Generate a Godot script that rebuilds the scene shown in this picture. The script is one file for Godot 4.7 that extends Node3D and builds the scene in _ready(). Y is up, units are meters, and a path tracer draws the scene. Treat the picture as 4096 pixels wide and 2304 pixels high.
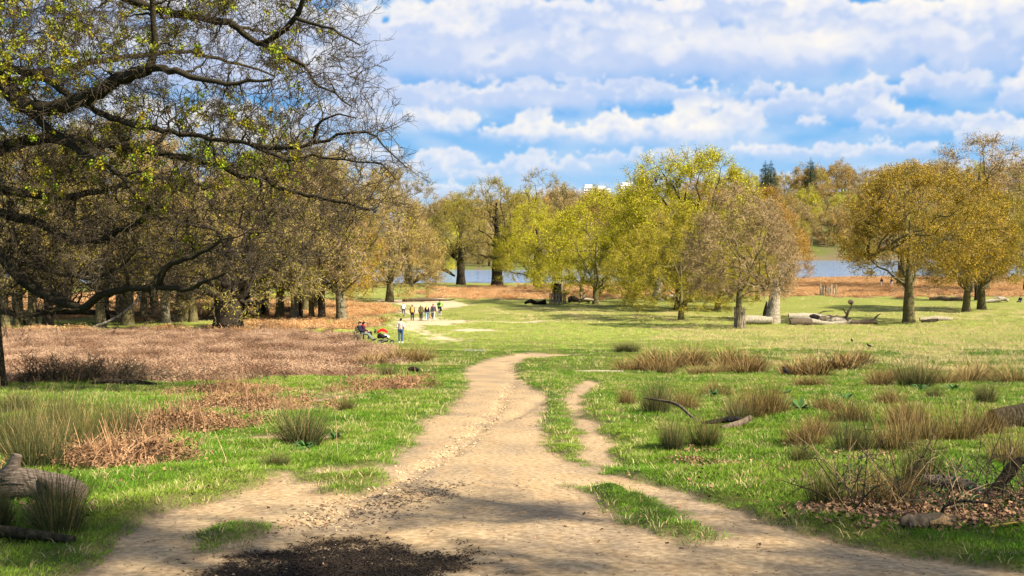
extends Node3D
# A spring park: worn sandy path down to a pond, oaks and grove left, open grass right.

var fine := FastNoiseLite.new()
var broad := FastNoiseLite.new()
var rng := RandomNumberGenerator.new()
var M := {}
const SUN := Vector3(0.80, 0.84, 0.52)      # towards the sun
const EYE := 8.0
const WATER := -0.42

func _ready() -> void:
	# --- camera, sky, sun, exposure
	var cam := Camera3D.new()
	cam.name = "camera"
	cam.fov = 27.0
	cam.near = 0.1
	cam.far = 9000.0
	cam.position = Vector3(0, EYE, 0)
	cam.rotation.x = -atan(43.0 / 1200.0)
	add_child(cam)
	var env := Environment.new()
	env.background_mode = Environment.BG_SKY
	env.tonemap_mode = Environment.TONE_MAPPER_LINEAR
	env.tonemap_exposure = 2.85
	env.sdfgi_enabled = true
	env.ssao_enabled = true
	env.ssil_enabled = true
	fine.seed = 11
	fine.frequency = 1.0
	fine.fractal_octaves = 4
	broad.seed = 5
	broad.frequency = 1.0
	broad.fractal_octaves = 2
	var sky := Sky.new()
	var pano := PanoramaSkyMaterial.new()
	pano.panorama = make_sky()
	pano.energy_multiplier = 0.335
	sky.sky_material = pano
	env.sky = sky
	var we := WorldEnvironment.new()
	we.name = "air"
	we.environment = env
	add_child(we)
	var sun := DirectionalLight3D.new()
	sun.name = "sun"
	sun.light_energy = 1.6
	sun.light_color = Color(1.0, 0.95, 0.86)
	sun.light_angular_distance = 0.53
	sun.shadow_enabled = true
	sun.look_at_from_position(SUN * 50.0, Vector3.ZERO)
	add_child(sun)
	# --- the place
	materials()
	terrain()
	water()
	trees()
	big_oak()
	ground_cover()
	rushes()
	dead_wood()
	fences()
	brush_pile()
	far_things()
	people()
	birds()

# ---------------------------------------------------------------- sky
# banks of fair weather cloud: azimuth, elevation of the flat base, half width, height, brightness
const BANKS := [[-0.10, 0.146, 0.15, 0.050, 0.5], [0.06, 0.149, 0.13, 0.050, 0.6], [0.17, 0.150, 0.11, 0.052, 0.6], [0.28, 0.152, 0.10, 0.050, 0.7], [0.40, 0.146, 0.09, 0.065, 0.8],
	[0.00, 0.172, 0.10, 0.034, 0.6], [0.20, 0.180, 0.09, 0.030, 0.8], [-0.16, 0.168, 0.12, 0.036, 0.5], [0.33, 0.176, 0.07, 0.030, 0.9], [0.10, 0.190, 0.12, 0.022, 0.5],
	[-0.20, 0.128, 0.12, 0.030, 0.4], [-0.04, 0.115, 0.11, 0.024, 0.5], [0.10, 0.121, 0.14, 0.018, 0.35], [0.24, 0.108, 0.08, 0.026, 0.5], [0.33, 0.122, 0.06, 0.022, 0.7], [0.416, 0.124, 0.035, 0.030, 1.0], [0.44, 0.108, 0.06, 0.020, 0.3],
	[-0.056, 0.099, 0.030, 0.018, 1.0], [-0.14, 0.100, 0.06, 0.020, 0.5], [0.050, 0.090, 0.075, 0.019, 0.95], [0.165, 0.094, 0.048, 0.028, 1.0], [0.130, 0.088, 0.05, 0.022, 0.8], [0.302, 0.101, 0.025, 0.016, 1.0], [0.245, 0.098, 0.014, 0.008, 0.9], [0.34, 0.092, 0.06, 0.014, 0.5],
	[-0.062, 0.062, 0.042, 0.020, 0.6], [0.02, 0.060, 0.050, 0.016, 0.5], [-0.030, 0.057, 0.024, 0.007, 1.0], [0.195, 0.076, 0.016, 0.009, 0.8], [0.385, 0.083, 0.036, 0.016, 0.95], [0.11, 0.070, 0.07, 0.010, 0.4], [0.27, 0.072, 0.08, 0.012, 0.45], [-0.15, 0.070, 0.06, 0.020, 0.6], [0.0, 0.040, 0.12, 0.008, 0.5], [0.22, 0.048, 0.14, 0.010, 0.4], [-0.1, 0.045, 0.1, 0.010, 0.6], [0.42, 0.060, 0.08, 0.012, 0.5], [-0.30, 0.140, 0.14, 0.045, 0.6], [-0.40, 0.100, 0.12, 0.040, 0.7], [-0.26, 0.085, 0.10, 0.030, 0.8], [-0.38, 0.180, 0.12, 0.040, 0.6], [-0.24, 0.180, 0.08, 0.030, 0.6], [-0.19, 0.200, 0.05, 0.020, 0.8]]
var banks := []

func sky_color(az: float, el: float) -> Color:
	if el < -0.004:
		return Color(0.10, 0.12, 0.06)
	el = maxf(el, 0.0)
	var up := smoothstep(0.0, 0.75, el)
	var low := smoothstep(0.0, 0.16, el)
	var c := Color(0.48, 0.74, 1.0).lerp(Color(0.09, 0.45, 0.96), low).lerp(Color(0.08, 0.28, 0.74), up)
	var k := 0.05 + 0.35 * el
	# a thin veil
	var veil := broad.get_noise_2d(az / 0.11, el / (0.25 * k)) + fine.get_noise_2d(az / 0.05, el / (0.13 * k)) * 0.35 + 0.22
	c = c.lerp(Color(0.80, 0.89, 1.0), clampf(veil, 0.0, 0.8) * (0.62 - 0.2 * up))
	for b in banks:
		var y: float = (el - b[1]) / b[3]
		if y < -0.6 or y > 1.7: continue
		var x: float = wrapf(az - b[0], -PI, PI) / b[2]
		if x < -1.25 or x > 1.25: continue
		var r: float = b[3]
		var n := fine.get_noise_2d(az / r * 0.50 + b[0] * 90.0, el / r * 0.75 + b[1] * 300.0) + 0.35 * fine.get_noise_2d(az / r * 2.3 + b[0] * 40.0, el / r * 3.0)
		var n2 := broad.get_noise_2d(az / r * 0.30 + b[1] * 500.0, 3.0)
		var t := sqrt(maxf(0.0, 1.0 - x * x)) * (0.78 + 0.55 * n2)
		var a := smoothstep(-0.55, 0.15, y + 0.25 * n) * (1.0 - smoothstep(t - 0.14, t + 0.08, y + n * 0.75)) * smoothstep(1.2, 0.75, absf(x) + n * 0.5)
		if a <= 0.0: continue
		var lit := clampf(y / maxf(t, 0.3) * 0.75 + n * 0.8 + b[4] * 0.75 - 0.42, 0.0, 1.0)
		var base := Color(0.58, 0.70, 0.97).lerp(Color(0.62, 0.78, 1.0), 1.0 - low)
		var q := base.lerp(Color(0.86, 0.89, 0.99), smoothstep(0.0, 0.42, lit)).lerp(Color(1.10, 1.04, 0.95), smoothstep(0.38, 0.85, lit))
		c = c.lerp(q, a * (0.92 - 0.22 * (1.0 - low)))
	return c

func make_sky() -> ImageTexture:
	rng.seed = 2024
	for b in BANKS: banks.append(b)
	for i in 130:   # the rest of the sky, all round
		var el := pow(rng.randf(), 1.4) * 1.1
		var az := rng.randf_range(0.55, TAU - 0.55) if el < 0.24 else rng.randf_range(0.0, TAU)
		var w := (0.05 + 0.45 * el) * rng.randf_range(0.7, 1.5)
		banks.append([az, el, w / maxf(cos(el), 0.3), w * 0.34, rng.randf_range(0.3, 1.0)])
	banks.sort_custom(func(p, q): return p[1] < q[1])
	var w := 4096
	var h := 2048
	var im := Image.create(512, 256, false, Image.FORMAT_RGBF)
	for y in 256:
		var el := PI * (0.5 - (y + 0.5) / 256.0)
		for x in 512:
			im.set_pixel(x, y, sky_color(wrapf(TAU * (x + 0.5) / 512.0, -PI, PI), el))
	im.resize(w, h, Image.INTERPOLATE_CUBIC)
	for y in range(h / 2 - 180, h / 2 + 1):
		var el := PI * (0.5 - (y + 0.5) / h)
		for x in range(-390, 390):
			im.set_pixel(posmod(x, w), y, sky_color(TAU * (x + 0.5) / w, el))
	return ImageTexture.create_from_image(im)

# ---------------------------------------------------------------- helpers
func numbered(called: String, under: Node) -> String:
	if not under.has_node(called):
		return called
	var n := 1
	while under.has_node("%s_%03d" % [called, n]):
		n += 1
	return "%s_%03d" % [called, n]

var counts := {}
func unique(called: String) -> String:
	var n: int = counts.get(called, 0)
	counts[called] = n + 1
	return called if n == 0 else "%s_%03d" % [called, n]

func tag(o: Node, label: String, category := "", group := "", kind := "") -> Node:
	if label: o.set_meta("label", label)
	if category: o.set_meta("category", category)
	if group: o.set_meta("group", group)
	if kind: o.set_meta("kind", kind)
	return o

func thing(called: String, label: String, category: String, at := Vector3.ZERO, turn := 0.0, group := "") -> Node3D:
	var o := Node3D.new()
	o.name = unique(called)
	add_child(o)
	o.position = at
	o.rotation.y = turn
	tag(o, label, category, group)
	return o

func part(called: String, mesh: Mesh, mat: Material, parent: Node, at := Vector3.ZERO) -> MeshInstance3D:
	var o := MeshInstance3D.new()
	o.mesh = mesh
	o.material_override = mat
	if parent == self:
		o.name = unique(called)
	else:
		o.name = numbered(called, parent)
	parent.add_child(o, true)
	o.position = at
	return o

func many(called: String, mesh: Mesh, mat: Material, inst: Inst, parent: Node) -> MultiMeshInstance3D:
	var mm := MultiMesh.new()
	mm.transform_format = MultiMesh.TRANSFORM_3D
	mm.use_colors = true
	mm.mesh = mesh
	mm.instance_count = inst.n
	inst.b.resize(inst.n * 16)
	mm.buffer = inst.b
	var o := MultiMeshInstance3D.new()
	o.multimesh = mm
	o.material_override = mat
	o.name = unique(called) if parent == self else numbered(called, parent)
	o.set_meta("kind", "stuff")
	parent.add_child(o, true)
	return o

class Inst:
	var b := PackedFloat32Array()
	var n := 0
	func add(s: Basis, o: Vector3, c: Color) -> void:
		if b.size() < (n + 1) * 16:
			b.resize(maxi(1024, b.size() * 2))
		var i := n * 16
		b[i] = s.x.x; b[i + 1] = s.y.x; b[i + 2] = s.z.x; b[i + 3] = o.x
		b[i + 4] = s.x.y; b[i + 5] = s.y.y; b[i + 6] = s.z.y; b[i + 7] = o.y
		b[i + 8] = s.x.z; b[i + 9] = s.y.z; b[i + 10] = s.z.z; b[i + 11] = o.z
		b[i + 12] = c.r; b[i + 13] = c.g; b[i + 14] = c.b; b[i + 15] = 1.0
		n += 1

class Geo:
	# collects tubes, blades and plates into one mesh
	var v := PackedVector3Array()
	var n := PackedVector3Array()
	var c := PackedColorArray()
	var f := PackedInt32Array()

	func tube(p: PackedVector3Array, r: PackedFloat32Array, sides: int, col := Color.WHITE, cap := false, rough := 0.0, noise: FastNoiseLite = null) -> void:
		var start := v.size()
		var m := p.size()
		var side := Vector3.ZERO
		for i in m:
			var t := (p[mini(i + 1, m - 1)] - p[maxi(i - 1, 0)]).normalized()
			if i == 0:
				side = t.cross(Vector3(0.31, 0.2, 0.93)).normalized()
				if side.length() < 0.5: side = Vector3.RIGHT
			side = (side - t * side.dot(t)).normalized()
			var up := t.cross(side)
			for k in sides:
				var a := TAU * k / sides
				var e := side * cos(a) + up * sin(a)
				var q := r[i]
				if rough > 0.0:
					var s := p[i] * 0.5 + e * 0.9
					q *= 1.0 + rough * noise.get_noise_3d(s.x * 2.0, s.y * 2.0, s.z * 2.0)
				v.append(p[i] + e * q)
				n.append(e)
				c.append(col)
		for i in m - 1:
			for k in sides:
				var a := start + i * sides + k
				var b := start + i * sides + (k + 1) % sides
				f.append_array(PackedInt32Array([a, a + sides, b, b, a + sides, b + sides]))
		if cap:
			for e in [0, m - 1]:
				var t := (p[m - 1] - p[m - 2]).normalized() if e else (p[0] - p[1]).normalized()
				var mid := v.size()
				v.append(p[e] - t * r[e] * 0.06)
				n.append(t)
				c.append(col)
				for k in sides:
					v.append(v[start + e * sides + k])
					n.append(t)
					c.append(col)
				for k in sides:
					var a := mid + 1 + k
					var b := mid + 1 + (k + 1) % sides
					f.append_array(PackedInt32Array([mid, b, a] if e else [mid, a, b]))

	func blade(p: PackedVector3Array, w: float, across: Vector3, col: Color, tip := 0.15, tipcol := Color(-1, 0, 0)) -> void:
		var start := v.size()
		var m := p.size()
		for i in m:
			var t := (p[mini(i + 1, m - 1)] - p[maxi(i - 1, 0)]).normalized()
			var q := w * 0.5 * lerpf(1.0, tip, float(i) / (m - 1))
			var up := across.cross(t).normalized()
			var cc := col if tipcol.r < 0.0 else col.lerp(tipcol, float(i) / (m - 1))
			v.append(p[i] - across * q)
			v.append(p[i] + across * q)
			n.append(up); n.append(up)
			c.append(cc); c.append(cc)
		for i in m - 1:
			var a := start + i * 2
			f.append_array(PackedInt32Array([a, a + 2, a + 1, a + 1, a + 2, a + 3]))

	func quad(a: Vector3, b: Vector3, d: Vector3, e: Vector3, col := Color.WHITE) -> void:
		var s := v.size()
		var up := (d - a).cross(b - a).normalized()
		for q in [a, b, d, e]:
			v.append(q); n.append(up); c.append(col)
		f.append_array(PackedInt32Array([s, s + 1, s + 2, s, s + 2, s + 3]))

	func box(t: Transform3D, s: Vector3, col := Color.WHITE) -> void:
		var h := s * 0.5
		for ax in 3:
			for sg in [-1.0, 1.0]:
				var nn := Vector3.ZERO
				nn[ax] = sg
				var u := Vector3.ZERO
				u[(ax + 1) % 3] = h[(ax + 1) % 3]
				var w := Vector3.ZERO
				w[(ax + 2) % 3] = h[(ax + 2) % 3]
				var o := nn * h[ax]
				var st := v.size()
				var vs := [o - u - w, o + u - w, o + u + w, o - u + w]
				for q in vs:
					v.append(t * q); n.append((t.basis * nn).normalized()); c.append(col)
				f.append_array(PackedInt32Array([st, st + 2, st + 1, st, st + 3, st + 2] if sg > 0 else [st, st + 1, st + 2, st, st + 2, st + 3]))

	func ball(o: Vector3, r: Vector3, col := Color.WHITE, rings := 6, segs := 8) -> void:
		var st := v.size()
		for i in rings + 1:
			var a := PI * i / rings
			for k in segs:
				var b := TAU * k / segs
				var e := Vector3(sin(a) * cos(b), cos(a), sin(a) * sin(b))
				v.append(o + e * r); n.append((e / r).normalized()); c.append(col)
		for i in rings:
			for k in segs:
				var a := st + i * segs + k
				var b := st + i * segs + (k + 1) % segs
				f.append_array(PackedInt32Array([a, a + segs, b, b, a + segs, b + segs]))

	func mesh() -> ArrayMesh:
		var a := []
		a.resize(Mesh.ARRAY_MAX)
		a[Mesh.ARRAY_VERTEX] = v
		a[Mesh.ARRAY_NORMAL] = n
		a[Mesh.ARRAY_COLOR] = c
		a[Mesh.ARRAY_INDEX] = f
		var m := ArrayMesh.new()
		m.add_surface_from_arrays(Mesh.PRIMITIVE_TRIANGLES, a)
		return m

func R(a: float, b: float) -> float:
	return rng.randf_range(a, b)

func rv() -> Vector3:
	return Vector3(R(-1, 1), R(-1, 1), R(-1, 1))

func lin(r: float, g: float, b: float) -> Color:   # linear base colour -> the sRGB that albedo_color wants
	return Color(r, g, b).linear_to_srgb()

# ---------------------------------------------------------------- materials
func noise_tex(freq: float, oct: int, lo: Color, hi: Color, sd := 1, kind := FastNoiseLite.TYPE_SIMPLEX_SMOOTH, side := 512) -> NoiseTexture2D:
	var t := NoiseTexture2D.new()
	var f := FastNoiseLite.new()
	f.seed = sd
	f.noise_type = kind
	f.frequency = freq
	f.fractal_octaves = oct
	t.width = side
	t.height = side
	t.seamless = true
	t.noise = f
	var g := Gradient.new()
	g.set_color(0, lo)
	g.set_color(1, hi)
	t.color_ramp = g
	return t

func bump_tex(freq: float, oct: int, strength: float, sd := 2) -> NoiseTexture2D:
	var t := NoiseTexture2D.new()
	var f := FastNoiseLite.new()
	f.seed = sd
	f.frequency = freq
	f.fractal_octaves = oct
	t.width = 512
	t.height = 512
	t.seamless = true
	t.as_normal_map = true
	t.bump_strength = strength
	t.noise = f
	return t

func mat(called: String, col: Color, rough := 0.85, opts := {}) -> StandardMaterial3D:
	var m := StandardMaterial3D.new()
	m.resource_name = called
	m.albedo_color = col
	m.roughness = rough
	m.metallic_specular = opts.get("spec", 0.3)
	m.vertex_color_use_as_albedo = opts.get("vc", true)
	if opts.has("back"):
		m.backlight_enabled = true
		var b: float = opts.back
		m.backlight = Color(b, b, b)
	if opts.has("tex"):
		m.albedo_texture = opts.tex
		m.uv1_triplanar = true
		m.uv1_world_triplanar = opts.get("world", false)
		var s: float = opts.get("scale", 1.0)
		m.uv1_scale = opts.get("sv", Vector3(s, s * opts.get("stretch", 1.0), s))
	if opts.has("normal"):
		m.normal_enabled = true
		m.normal_texture = opts.normal
		m.normal_scale = opts.get("nscale", 1.0)
	if opts.has("metal"):
		m.metallic = opts.metal
	m.cull_mode = BaseMaterial3D.CULL_DISABLED
	M[called] = m
	return m

func materials() -> void:
	var grain := noise_tex(0.03, 5, Color(0.62, 0.62, 0.60), Color(1, 1, 1), 3)
	var soil := noise_tex(0.022, 6, Color(0.66, 0.64, 0.62), Color(1, 1, 1), 9, FastNoiseLite.TYPE_SIMPLEX_SMOOTH, 1024)
	var rough := bump_tex(0.05, 5, 6.0)
	var barkn := bump_tex(0.03, 4, 10.0, 8)
	var bark := noise_tex(0.02, 5, Color(0.40, 0.40, 0.38), Color(1, 1, 1), 6)
	mat("ground", Color.WHITE, 0.95, {"tex": grain, "scale": 1.3, "world": true, "normal": rough, "nscale": 0.6, "spec": 0.15})
	mat("dirt", Color.WHITE, 0.95, {"tex": soil, "scale": 0.55, "world": true, "normal": rough, "nscale": 0.13, "spec": 0.15})
	mat("grass", Color.WHITE, 0.7, {"back": 0.5, "spec": 0.2})
	mat("rush", Color.WHITE, 0.75, {"back": 0.12, "spec": 0.2})
	mat("puddle", lin(0.20, 0.19, 0.17), 0.03, {"spec": 0.5, "vc": false})
	mat("straw", Color.WHITE, 0.85, {"back": 0.3, "spec": 0.15})
	mat("litter", Color.WHITE, 0.8, {"back": 0.2, "spec": 0.2})
	var bo := {"tex": bark, "scale": 0.9, "stretch": 0.28, "normal": barkn, "nscale": 1.0, "spec": 0.15}
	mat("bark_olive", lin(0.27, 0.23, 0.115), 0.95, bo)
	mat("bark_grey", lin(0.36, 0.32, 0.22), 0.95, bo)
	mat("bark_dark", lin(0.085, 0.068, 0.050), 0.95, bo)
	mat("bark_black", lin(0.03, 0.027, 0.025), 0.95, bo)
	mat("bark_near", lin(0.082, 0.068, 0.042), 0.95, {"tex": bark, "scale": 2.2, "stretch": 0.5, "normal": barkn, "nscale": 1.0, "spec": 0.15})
	mat("dead_wood", lin(0.64, 0.56, 0.43), 0.9, {"tex": bark, "scale": 0.8, "stretch": 0.4, "normal": barkn, "nscale": 1.0, "spec": 0.15})
	mat("dead_dark", lin(0.22, 0.17, 0.12), 0.9, {"tex": bark, "scale": 0.8, "stretch": 0.4, "normal": barkn, "nscale": 1.0, "spec": 0.15})
	mat("rotten", lin(0.50, 0.33, 0.17), 0.95, {"tex": bark, "scale": 5.0, "stretch": 1.0, "normal": barkn, "nscale": 1.0, "spec": 0.15})
	mat("log_grey", lin(0.31, 0.25, 0.20), 0.9, {"tex": noise_tex(0.02, 5, Color(0.35, 0.33, 0.31), Color(1, 1, 1), 21), "sv": Vector3(0.8, 7.0, 7.0), "normal": barkn, "nscale": 1.0, "spec": 0.15})
	mat("twig_brown", lin(0.30, 0.215, 0.115), 0.9, {"spec": 0.1})
	mat("twig_grey", lin(0.22, 0.175, 0.08), 0.9, {"spec": 0.1})
	mat("twig_olive", lin(0.27, 0.20, 0.055), 0.9, {"spec": 0.1})
	mat("twig_lime", lin(0.30, 0.25, 0.045), 0.9, {"spec": 0.1})
	mat("twig_orange", lin(0.36, 0.21, 0.07), 0.9, {"spec": 0.1})
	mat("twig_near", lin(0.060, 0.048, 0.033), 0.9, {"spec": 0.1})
	mat("leaf_lime", lin(0.45, 0.44, 0.010), 0.7, {"back": 0.7, "spec": 0.15})
	mat("leaf_olive", lin(0.32, 0.27, 0.02), 0.7, {"back": 0.6, "spec": 0.15})
	mat("leaf_amber", lin(0.33, 0.213, 0.015), 0.7, {"back": 0.4, "spec": 0.15})
	mat("leaf_rust", lin(0.39, 0.26, 0.065), 0.7, {"back": 0.5, "spec": 0.15})
	mat("leaf_buff", lin(0.36, 0.27, 0.11), 0.7, {"back": 0.5, "spec": 0.15})
	mat("leaf_young", lin(0.235, 0.24, 0.014), 0.65, {"back": 0.45, "spec": 0.2})
	mat("needle", lin(0.030, 0.055, 0.035), 0.8, {"back": 0.2, "spec": 0.15})
	mat("plain", Color.WHITE, 0.8)
	mat("pale_wood", lin(0.55, 0.46, 0.33), 0.85, {"tex": bark, "scale": 1.2, "stretch": 0.2})
	mat("cloth", Color.WHITE, 0.9, {"spec": 0.15})
	mat("skin", lin(0.55, 0.36, 0.27), 0.6)
	mat("metal", lin(0.55, 0.56, 0.58), 0.35, {"metal": 0.8})
	mat("rubber", lin(0.02, 0.02, 0.022), 0.8)
	mat("concrete", lin(0.74, 0.74, 0.72), 0.9)
	mat("window", lin(0.10, 0.13, 0.17), 0.15, {"spec": 0.5})
	var wv := bump_tex(0.05, 4, 3.0, 17)
	var wm := mat("water", lin(0.14, 0.24, 0.42), 0.12, {"spec": 0.5, "normal": wv, "nscale": 0.5, "vc": false})
	wm.uv1_triplanar = true
	wm.uv1_world_triplanar = true
	wm.uv1_scale = Vector3(0.35, 0.35, 0.10)
# ---------------------------------------------------------------- terrain
const CX := [-60.0, -20.0, 0.0, 7.0, 15.0, 30.0, 45.0, 60.0, 80.0, 100.0, 123.0, 160.0, 240.0, 262.0]
const CY := [9.0, 7.0, 6.35, 6.1, 5.55, 4.35, 3.2, 2.25, 1.4, 0.7, 0.15, 0.0, -0.1, -0.2]
# distance, left edge, right edge of the worn path
const PATH := [[-60.0, -4.0, 5.0], [0.0, -3.2, 4.2], [5.0, -2.6, 3.9], [6.8, -2.38, 3.3], [7.33, -2.44, 2.48], [8.0, -2.56, 2.06], [8.8, -2.55, 1.80], [9.8, -2.18, 1.48], [11.1, -2.18, 1.01], [11.75, -1.28, 0.93], [12.5, -1.20, 0.72], [12.9, -1.19, 0.54], [15.4, -1.27, 0.43], [18.4, -1.27, 0.42], [21.6, -1.14, 0.58], [26.3, -1.08, 0.85], [29.0, -1.15, 0.72], [31.8, -1.2, 0.44], [38.1, -1.37, 0.28], [44.0, -1.8, 0.1], [53.0, -1.72, 0.04], [60.0, -0.96, 0.64], [64.6, -0.39, 1.76], [66.9, 0.49, 1.93], [67.6, 1.2, 1.2]]
var isles := [
	PackedVector2Array([Vector2(0.54, 10.41), Vector2(0.91, 10.08), Vector2(1.23, 8.97), Vector2(1.37, 7.84), Vector2(1.08, 7.45), Vector2(0.95, 8.29), Vector2(0.67, 9.47)]),
	PackedVector2Array([Vector2(-1.96, 11.11), Vector2(-1.56, 10.96), Vector2(-1.22, 10.96), Vector2(-1.25, 9.8), Vector2(-1.58, 9.69)]),
	PackedVector2Array([Vector2(-2.08, 7.71), Vector2(-2.0, 8.21), Vector2(-1.79, 8.29), Vector2(-1.83, 7.51), Vector2(-1.95, 7.33)]),
]
var sand := [
	PackedVector2Array([Vector2(-12.06, 128.4), Vector2(-8.3, 130.0), Vector2(-3.5, 119.7), Vector2(-8.3, 112.0), Vector2(-5.5, 93.6), Vector2(-2.7, 86.5), Vector2(-4.3, 81.2), Vector2(-8.2, 99.5), Vector2(-10.8, 109.4)]),
	PackedVector2Array([Vector2(-20.6, 178.7), Vector2(-10.5, 178.7), Vector2(-5.7, 159.2), Vector2(-8.5, 151.9), Vector2(-9.1, 138.2), Vector2(-13.2, 138.2), Vector2(-13.4, 157.0), Vector2(-18.0, 166.0)]),
]
# small bare patches: x, distance, half width, half length
const BARE := [[-4.1, 29.5, 0.7, 1.6], [-4.2, 25.5, 0.9, 1.5], [-3.5, 21.5, 0.7, 1.1], [-3.0, 15.2, 0.35, 0.5], [-2.35, 30.5, 0.35, 0.9], [2.6, 66.3, 1.6, 0.7], [0.2, 69.0, 1.6, 0.5], [-3.2, 103.0, 2.2, 2.0], [0.8, 122.0, 4.0, 1.0]]
var bracken_areas := [
	PackedVector2Array([Vector2(-51, 103.5), Vector2(-27, 101), Vector2(-20.2, 103.5), Vector2(-15, 97), Vector2(-11.0, 80), Vector2(-8.6, 71), Vector2(-6.2, 63.5), Vector2(-5.9, 46), Vector2(-7.2, 37), Vector2(-9.1, 33.8), Vector2(-13.0, 33.2), Vector2(-60, 33.2)]),
	PackedVector2Array([Vector2(-101, 205), Vector2(-50, 193), Vector2(-24, 166), Vector2(-15.6, 155), Vector2(-14.6, 134), Vector2(-18.2, 125.2), Vector2(-64, 130)]),
	PackedVector2Array([Vector2(-12.6, 179), Vector2(-14.7, 218), Vector2(4.8, 236), Vector2(20, 248), Vector2(87, 300), Vector2(174, 306), Vector2(110, 200), Vector2(55.7, 184), Vector2(39, 193), Vector2(18.8, 181.5), Vector2(2.5, 179)]),
	PackedVector2Array([Vector2(-26, 122), Vector2(-14, 120), Vector2(-12.6, 112), Vector2(-13, 103), Vector2(-20, 106), Vector2(-27, 104)]),
]
var straw_areas := [
	PackedVector2Array([Vector2(-2.9, 152), Vector2(11.2, 159), Vector2(20.5, 138), Vector2(28.5, 133), Vector2(41.5, 133), Vector2(48.5, 152), Vector2(70, 150), Vector2(62, 130), Vector2(40, 126), Vector2(17, 123.7), Vector2(-2, 130)]),
	PackedVector2Array([Vector2(12, 112), Vector2(60, 116), Vector2(52, 84), Vector2(30, 60), Vector2(16, 66), Vector2(11, 84)]),
	PackedVector2Array([Vector2(11, 62), Vector2(36, 62), Vector2(28, 46), Vector2(16, 46)]),
	PackedVector2Array([Vector2(-8.5, 44), Vector2(-5.0, 46), Vector2(-3.2, 56), Vector2(-4.4, 66), Vector2(-7.0, 66)]),
]
# narrow side path: x, distance, half width
const SIDE := [[0.82, 11.4, 0.16], [1.02, 13.9, 0.15], [1.07, 16.2, 0.15], [1.06, 19.4, 0.13], [1.18, 23.0, 0.14], [1.41, 27.2, 0.20], [1.97, 31.8, 0.26], [2.30, 36.0, 0.24], [2.35, 37.6, 0.02]]
var rut := PackedVector2Array([Vector2(-0.35, 60), Vector2(-0.2, 48), Vector2(0.15, 40), Vector2(-0.1, 30), Vector2(-0.25, 24), Vector2(-0.35, 19), Vector2(-0.55, 15), Vector2(-0.75, 13), Vector2(-1.05, 10.4), Vector2(-1.35, 9.2), Vector2(-1.25, 8.5)])
var rut2 := PackedVector2Array([Vector2(1.2, 30), Vector2(0.75, 27), Vector2(0.25, 22), Vector2(-0.2, 18)])

func base_h(d: float) -> float:
	var n := CX.size()
	if d <= CX[0]: return CY[0]
	if d >= CX[n - 1]: return CY[n - 1]
	var i := 0
	while CX[i + 1] < d: i += 1
	var h: float = CX[i + 1] - CX[i]
	var t: float = (d - CX[i]) / h
	var a := maxi(i - 1, 0)
	var e := mini(i + 2, n - 1)
	var m0: float = (CY[i + 1] - CY[a]) / (CX[i + 1] - CX[a])
	var m1: float = (CY[e] - CY[i]) / (CX[e] - CX[i])
	var t2 := t * t
	var t3 := t2 * t
	return (2 * t3 - 3 * t2 + 1) * CY[i] + (t3 - 2 * t2 + t) * h * m0 + (-2 * t3 + 3 * t2) * CY[i + 1] + (t3 - t2) * h * m1

func edge_distance(p: Vector2, line: PackedVector2Array, closed := false) -> float:
	var best := 1e9
	var n := line.size()
	for i in (n if closed else n - 1):
		var q := Geometry2D.get_closest_point_to_segment(p, line[i], line[(i + 1) % n])
		best = minf(best, p.distance_squared_to(q))
	return sqrt(best)

func inside(p: Vector2, poly: PackedVector2Array) -> float:   # > 0 inside, metres to the edge
	var e := edge_distance(p, poly, true)
	return e if Geometry2D.is_point_in_polygon(p, poly) else -e

func worn(x: float, d: float) -> float:   # metres inside (+) or outside (-) bare soil, roughly
	var s := -9.0
	var k := clampf(d * 0.012, 0.07, 1.2)
	var wob := fine.get_noise_2d(x * 0.9, d * 0.45) * 0.35 + fine.get_noise_2d(x * 3.1 + 50.0, d * 1.6) * 0.16
	if d < 67.6:
		var i := 0
		while i < PATH.size() - 2 and PATH[i + 1][0] < d: i += 1
		var t: float = clampf((d - PATH[i][0]) / (PATH[i + 1][0] - PATH[i][0]), 0.0, 1.0)
		var l: float = lerpf(PATH[i][1], PATH[i + 1][1], t)
		var r: float = lerpf(PATH[i][2], PATH[i + 1][2], t)
		s = minf(x - l, r - x)
		if s > -0.6 and d < 26.5:
			for poly in isles:
				s = minf(s, -inside(Vector2(x, d), poly) - 0.02)
		if d > 11.4 and d < 37.6:
			var j := 0
			while SIDE[j + 1][1] < d: j += 1
			var f: float = (d - SIDE[j][1]) / (SIDE[j + 1][1] - SIDE[j][1])
			s = maxf(s, lerpf(SIDE[j][2], SIDE[j + 1][2], f) - absf(x - lerpf(SIDE[j][0], SIDE[j + 1][0], f)))
		s += wob * (0.55 + k * 0.7) + 0.03 + 0.0022 * d
	elif d > 78.0 and x < 0.0 and x > -24.0:
		for poly in sand:
			s = maxf(s, inside(Vector2(x, d), poly) * 0.6)
		s += wob * 4.0
	for b in BARE:
		var q := Vector2((x - b[0]) / b[2], (d - b[1]) / b[3]).length()
		if q < 3.0:
			s = maxf(s, (1.0 - q) * b[2] * 0.6 + wob * (1.4 + k))
	return s

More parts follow.
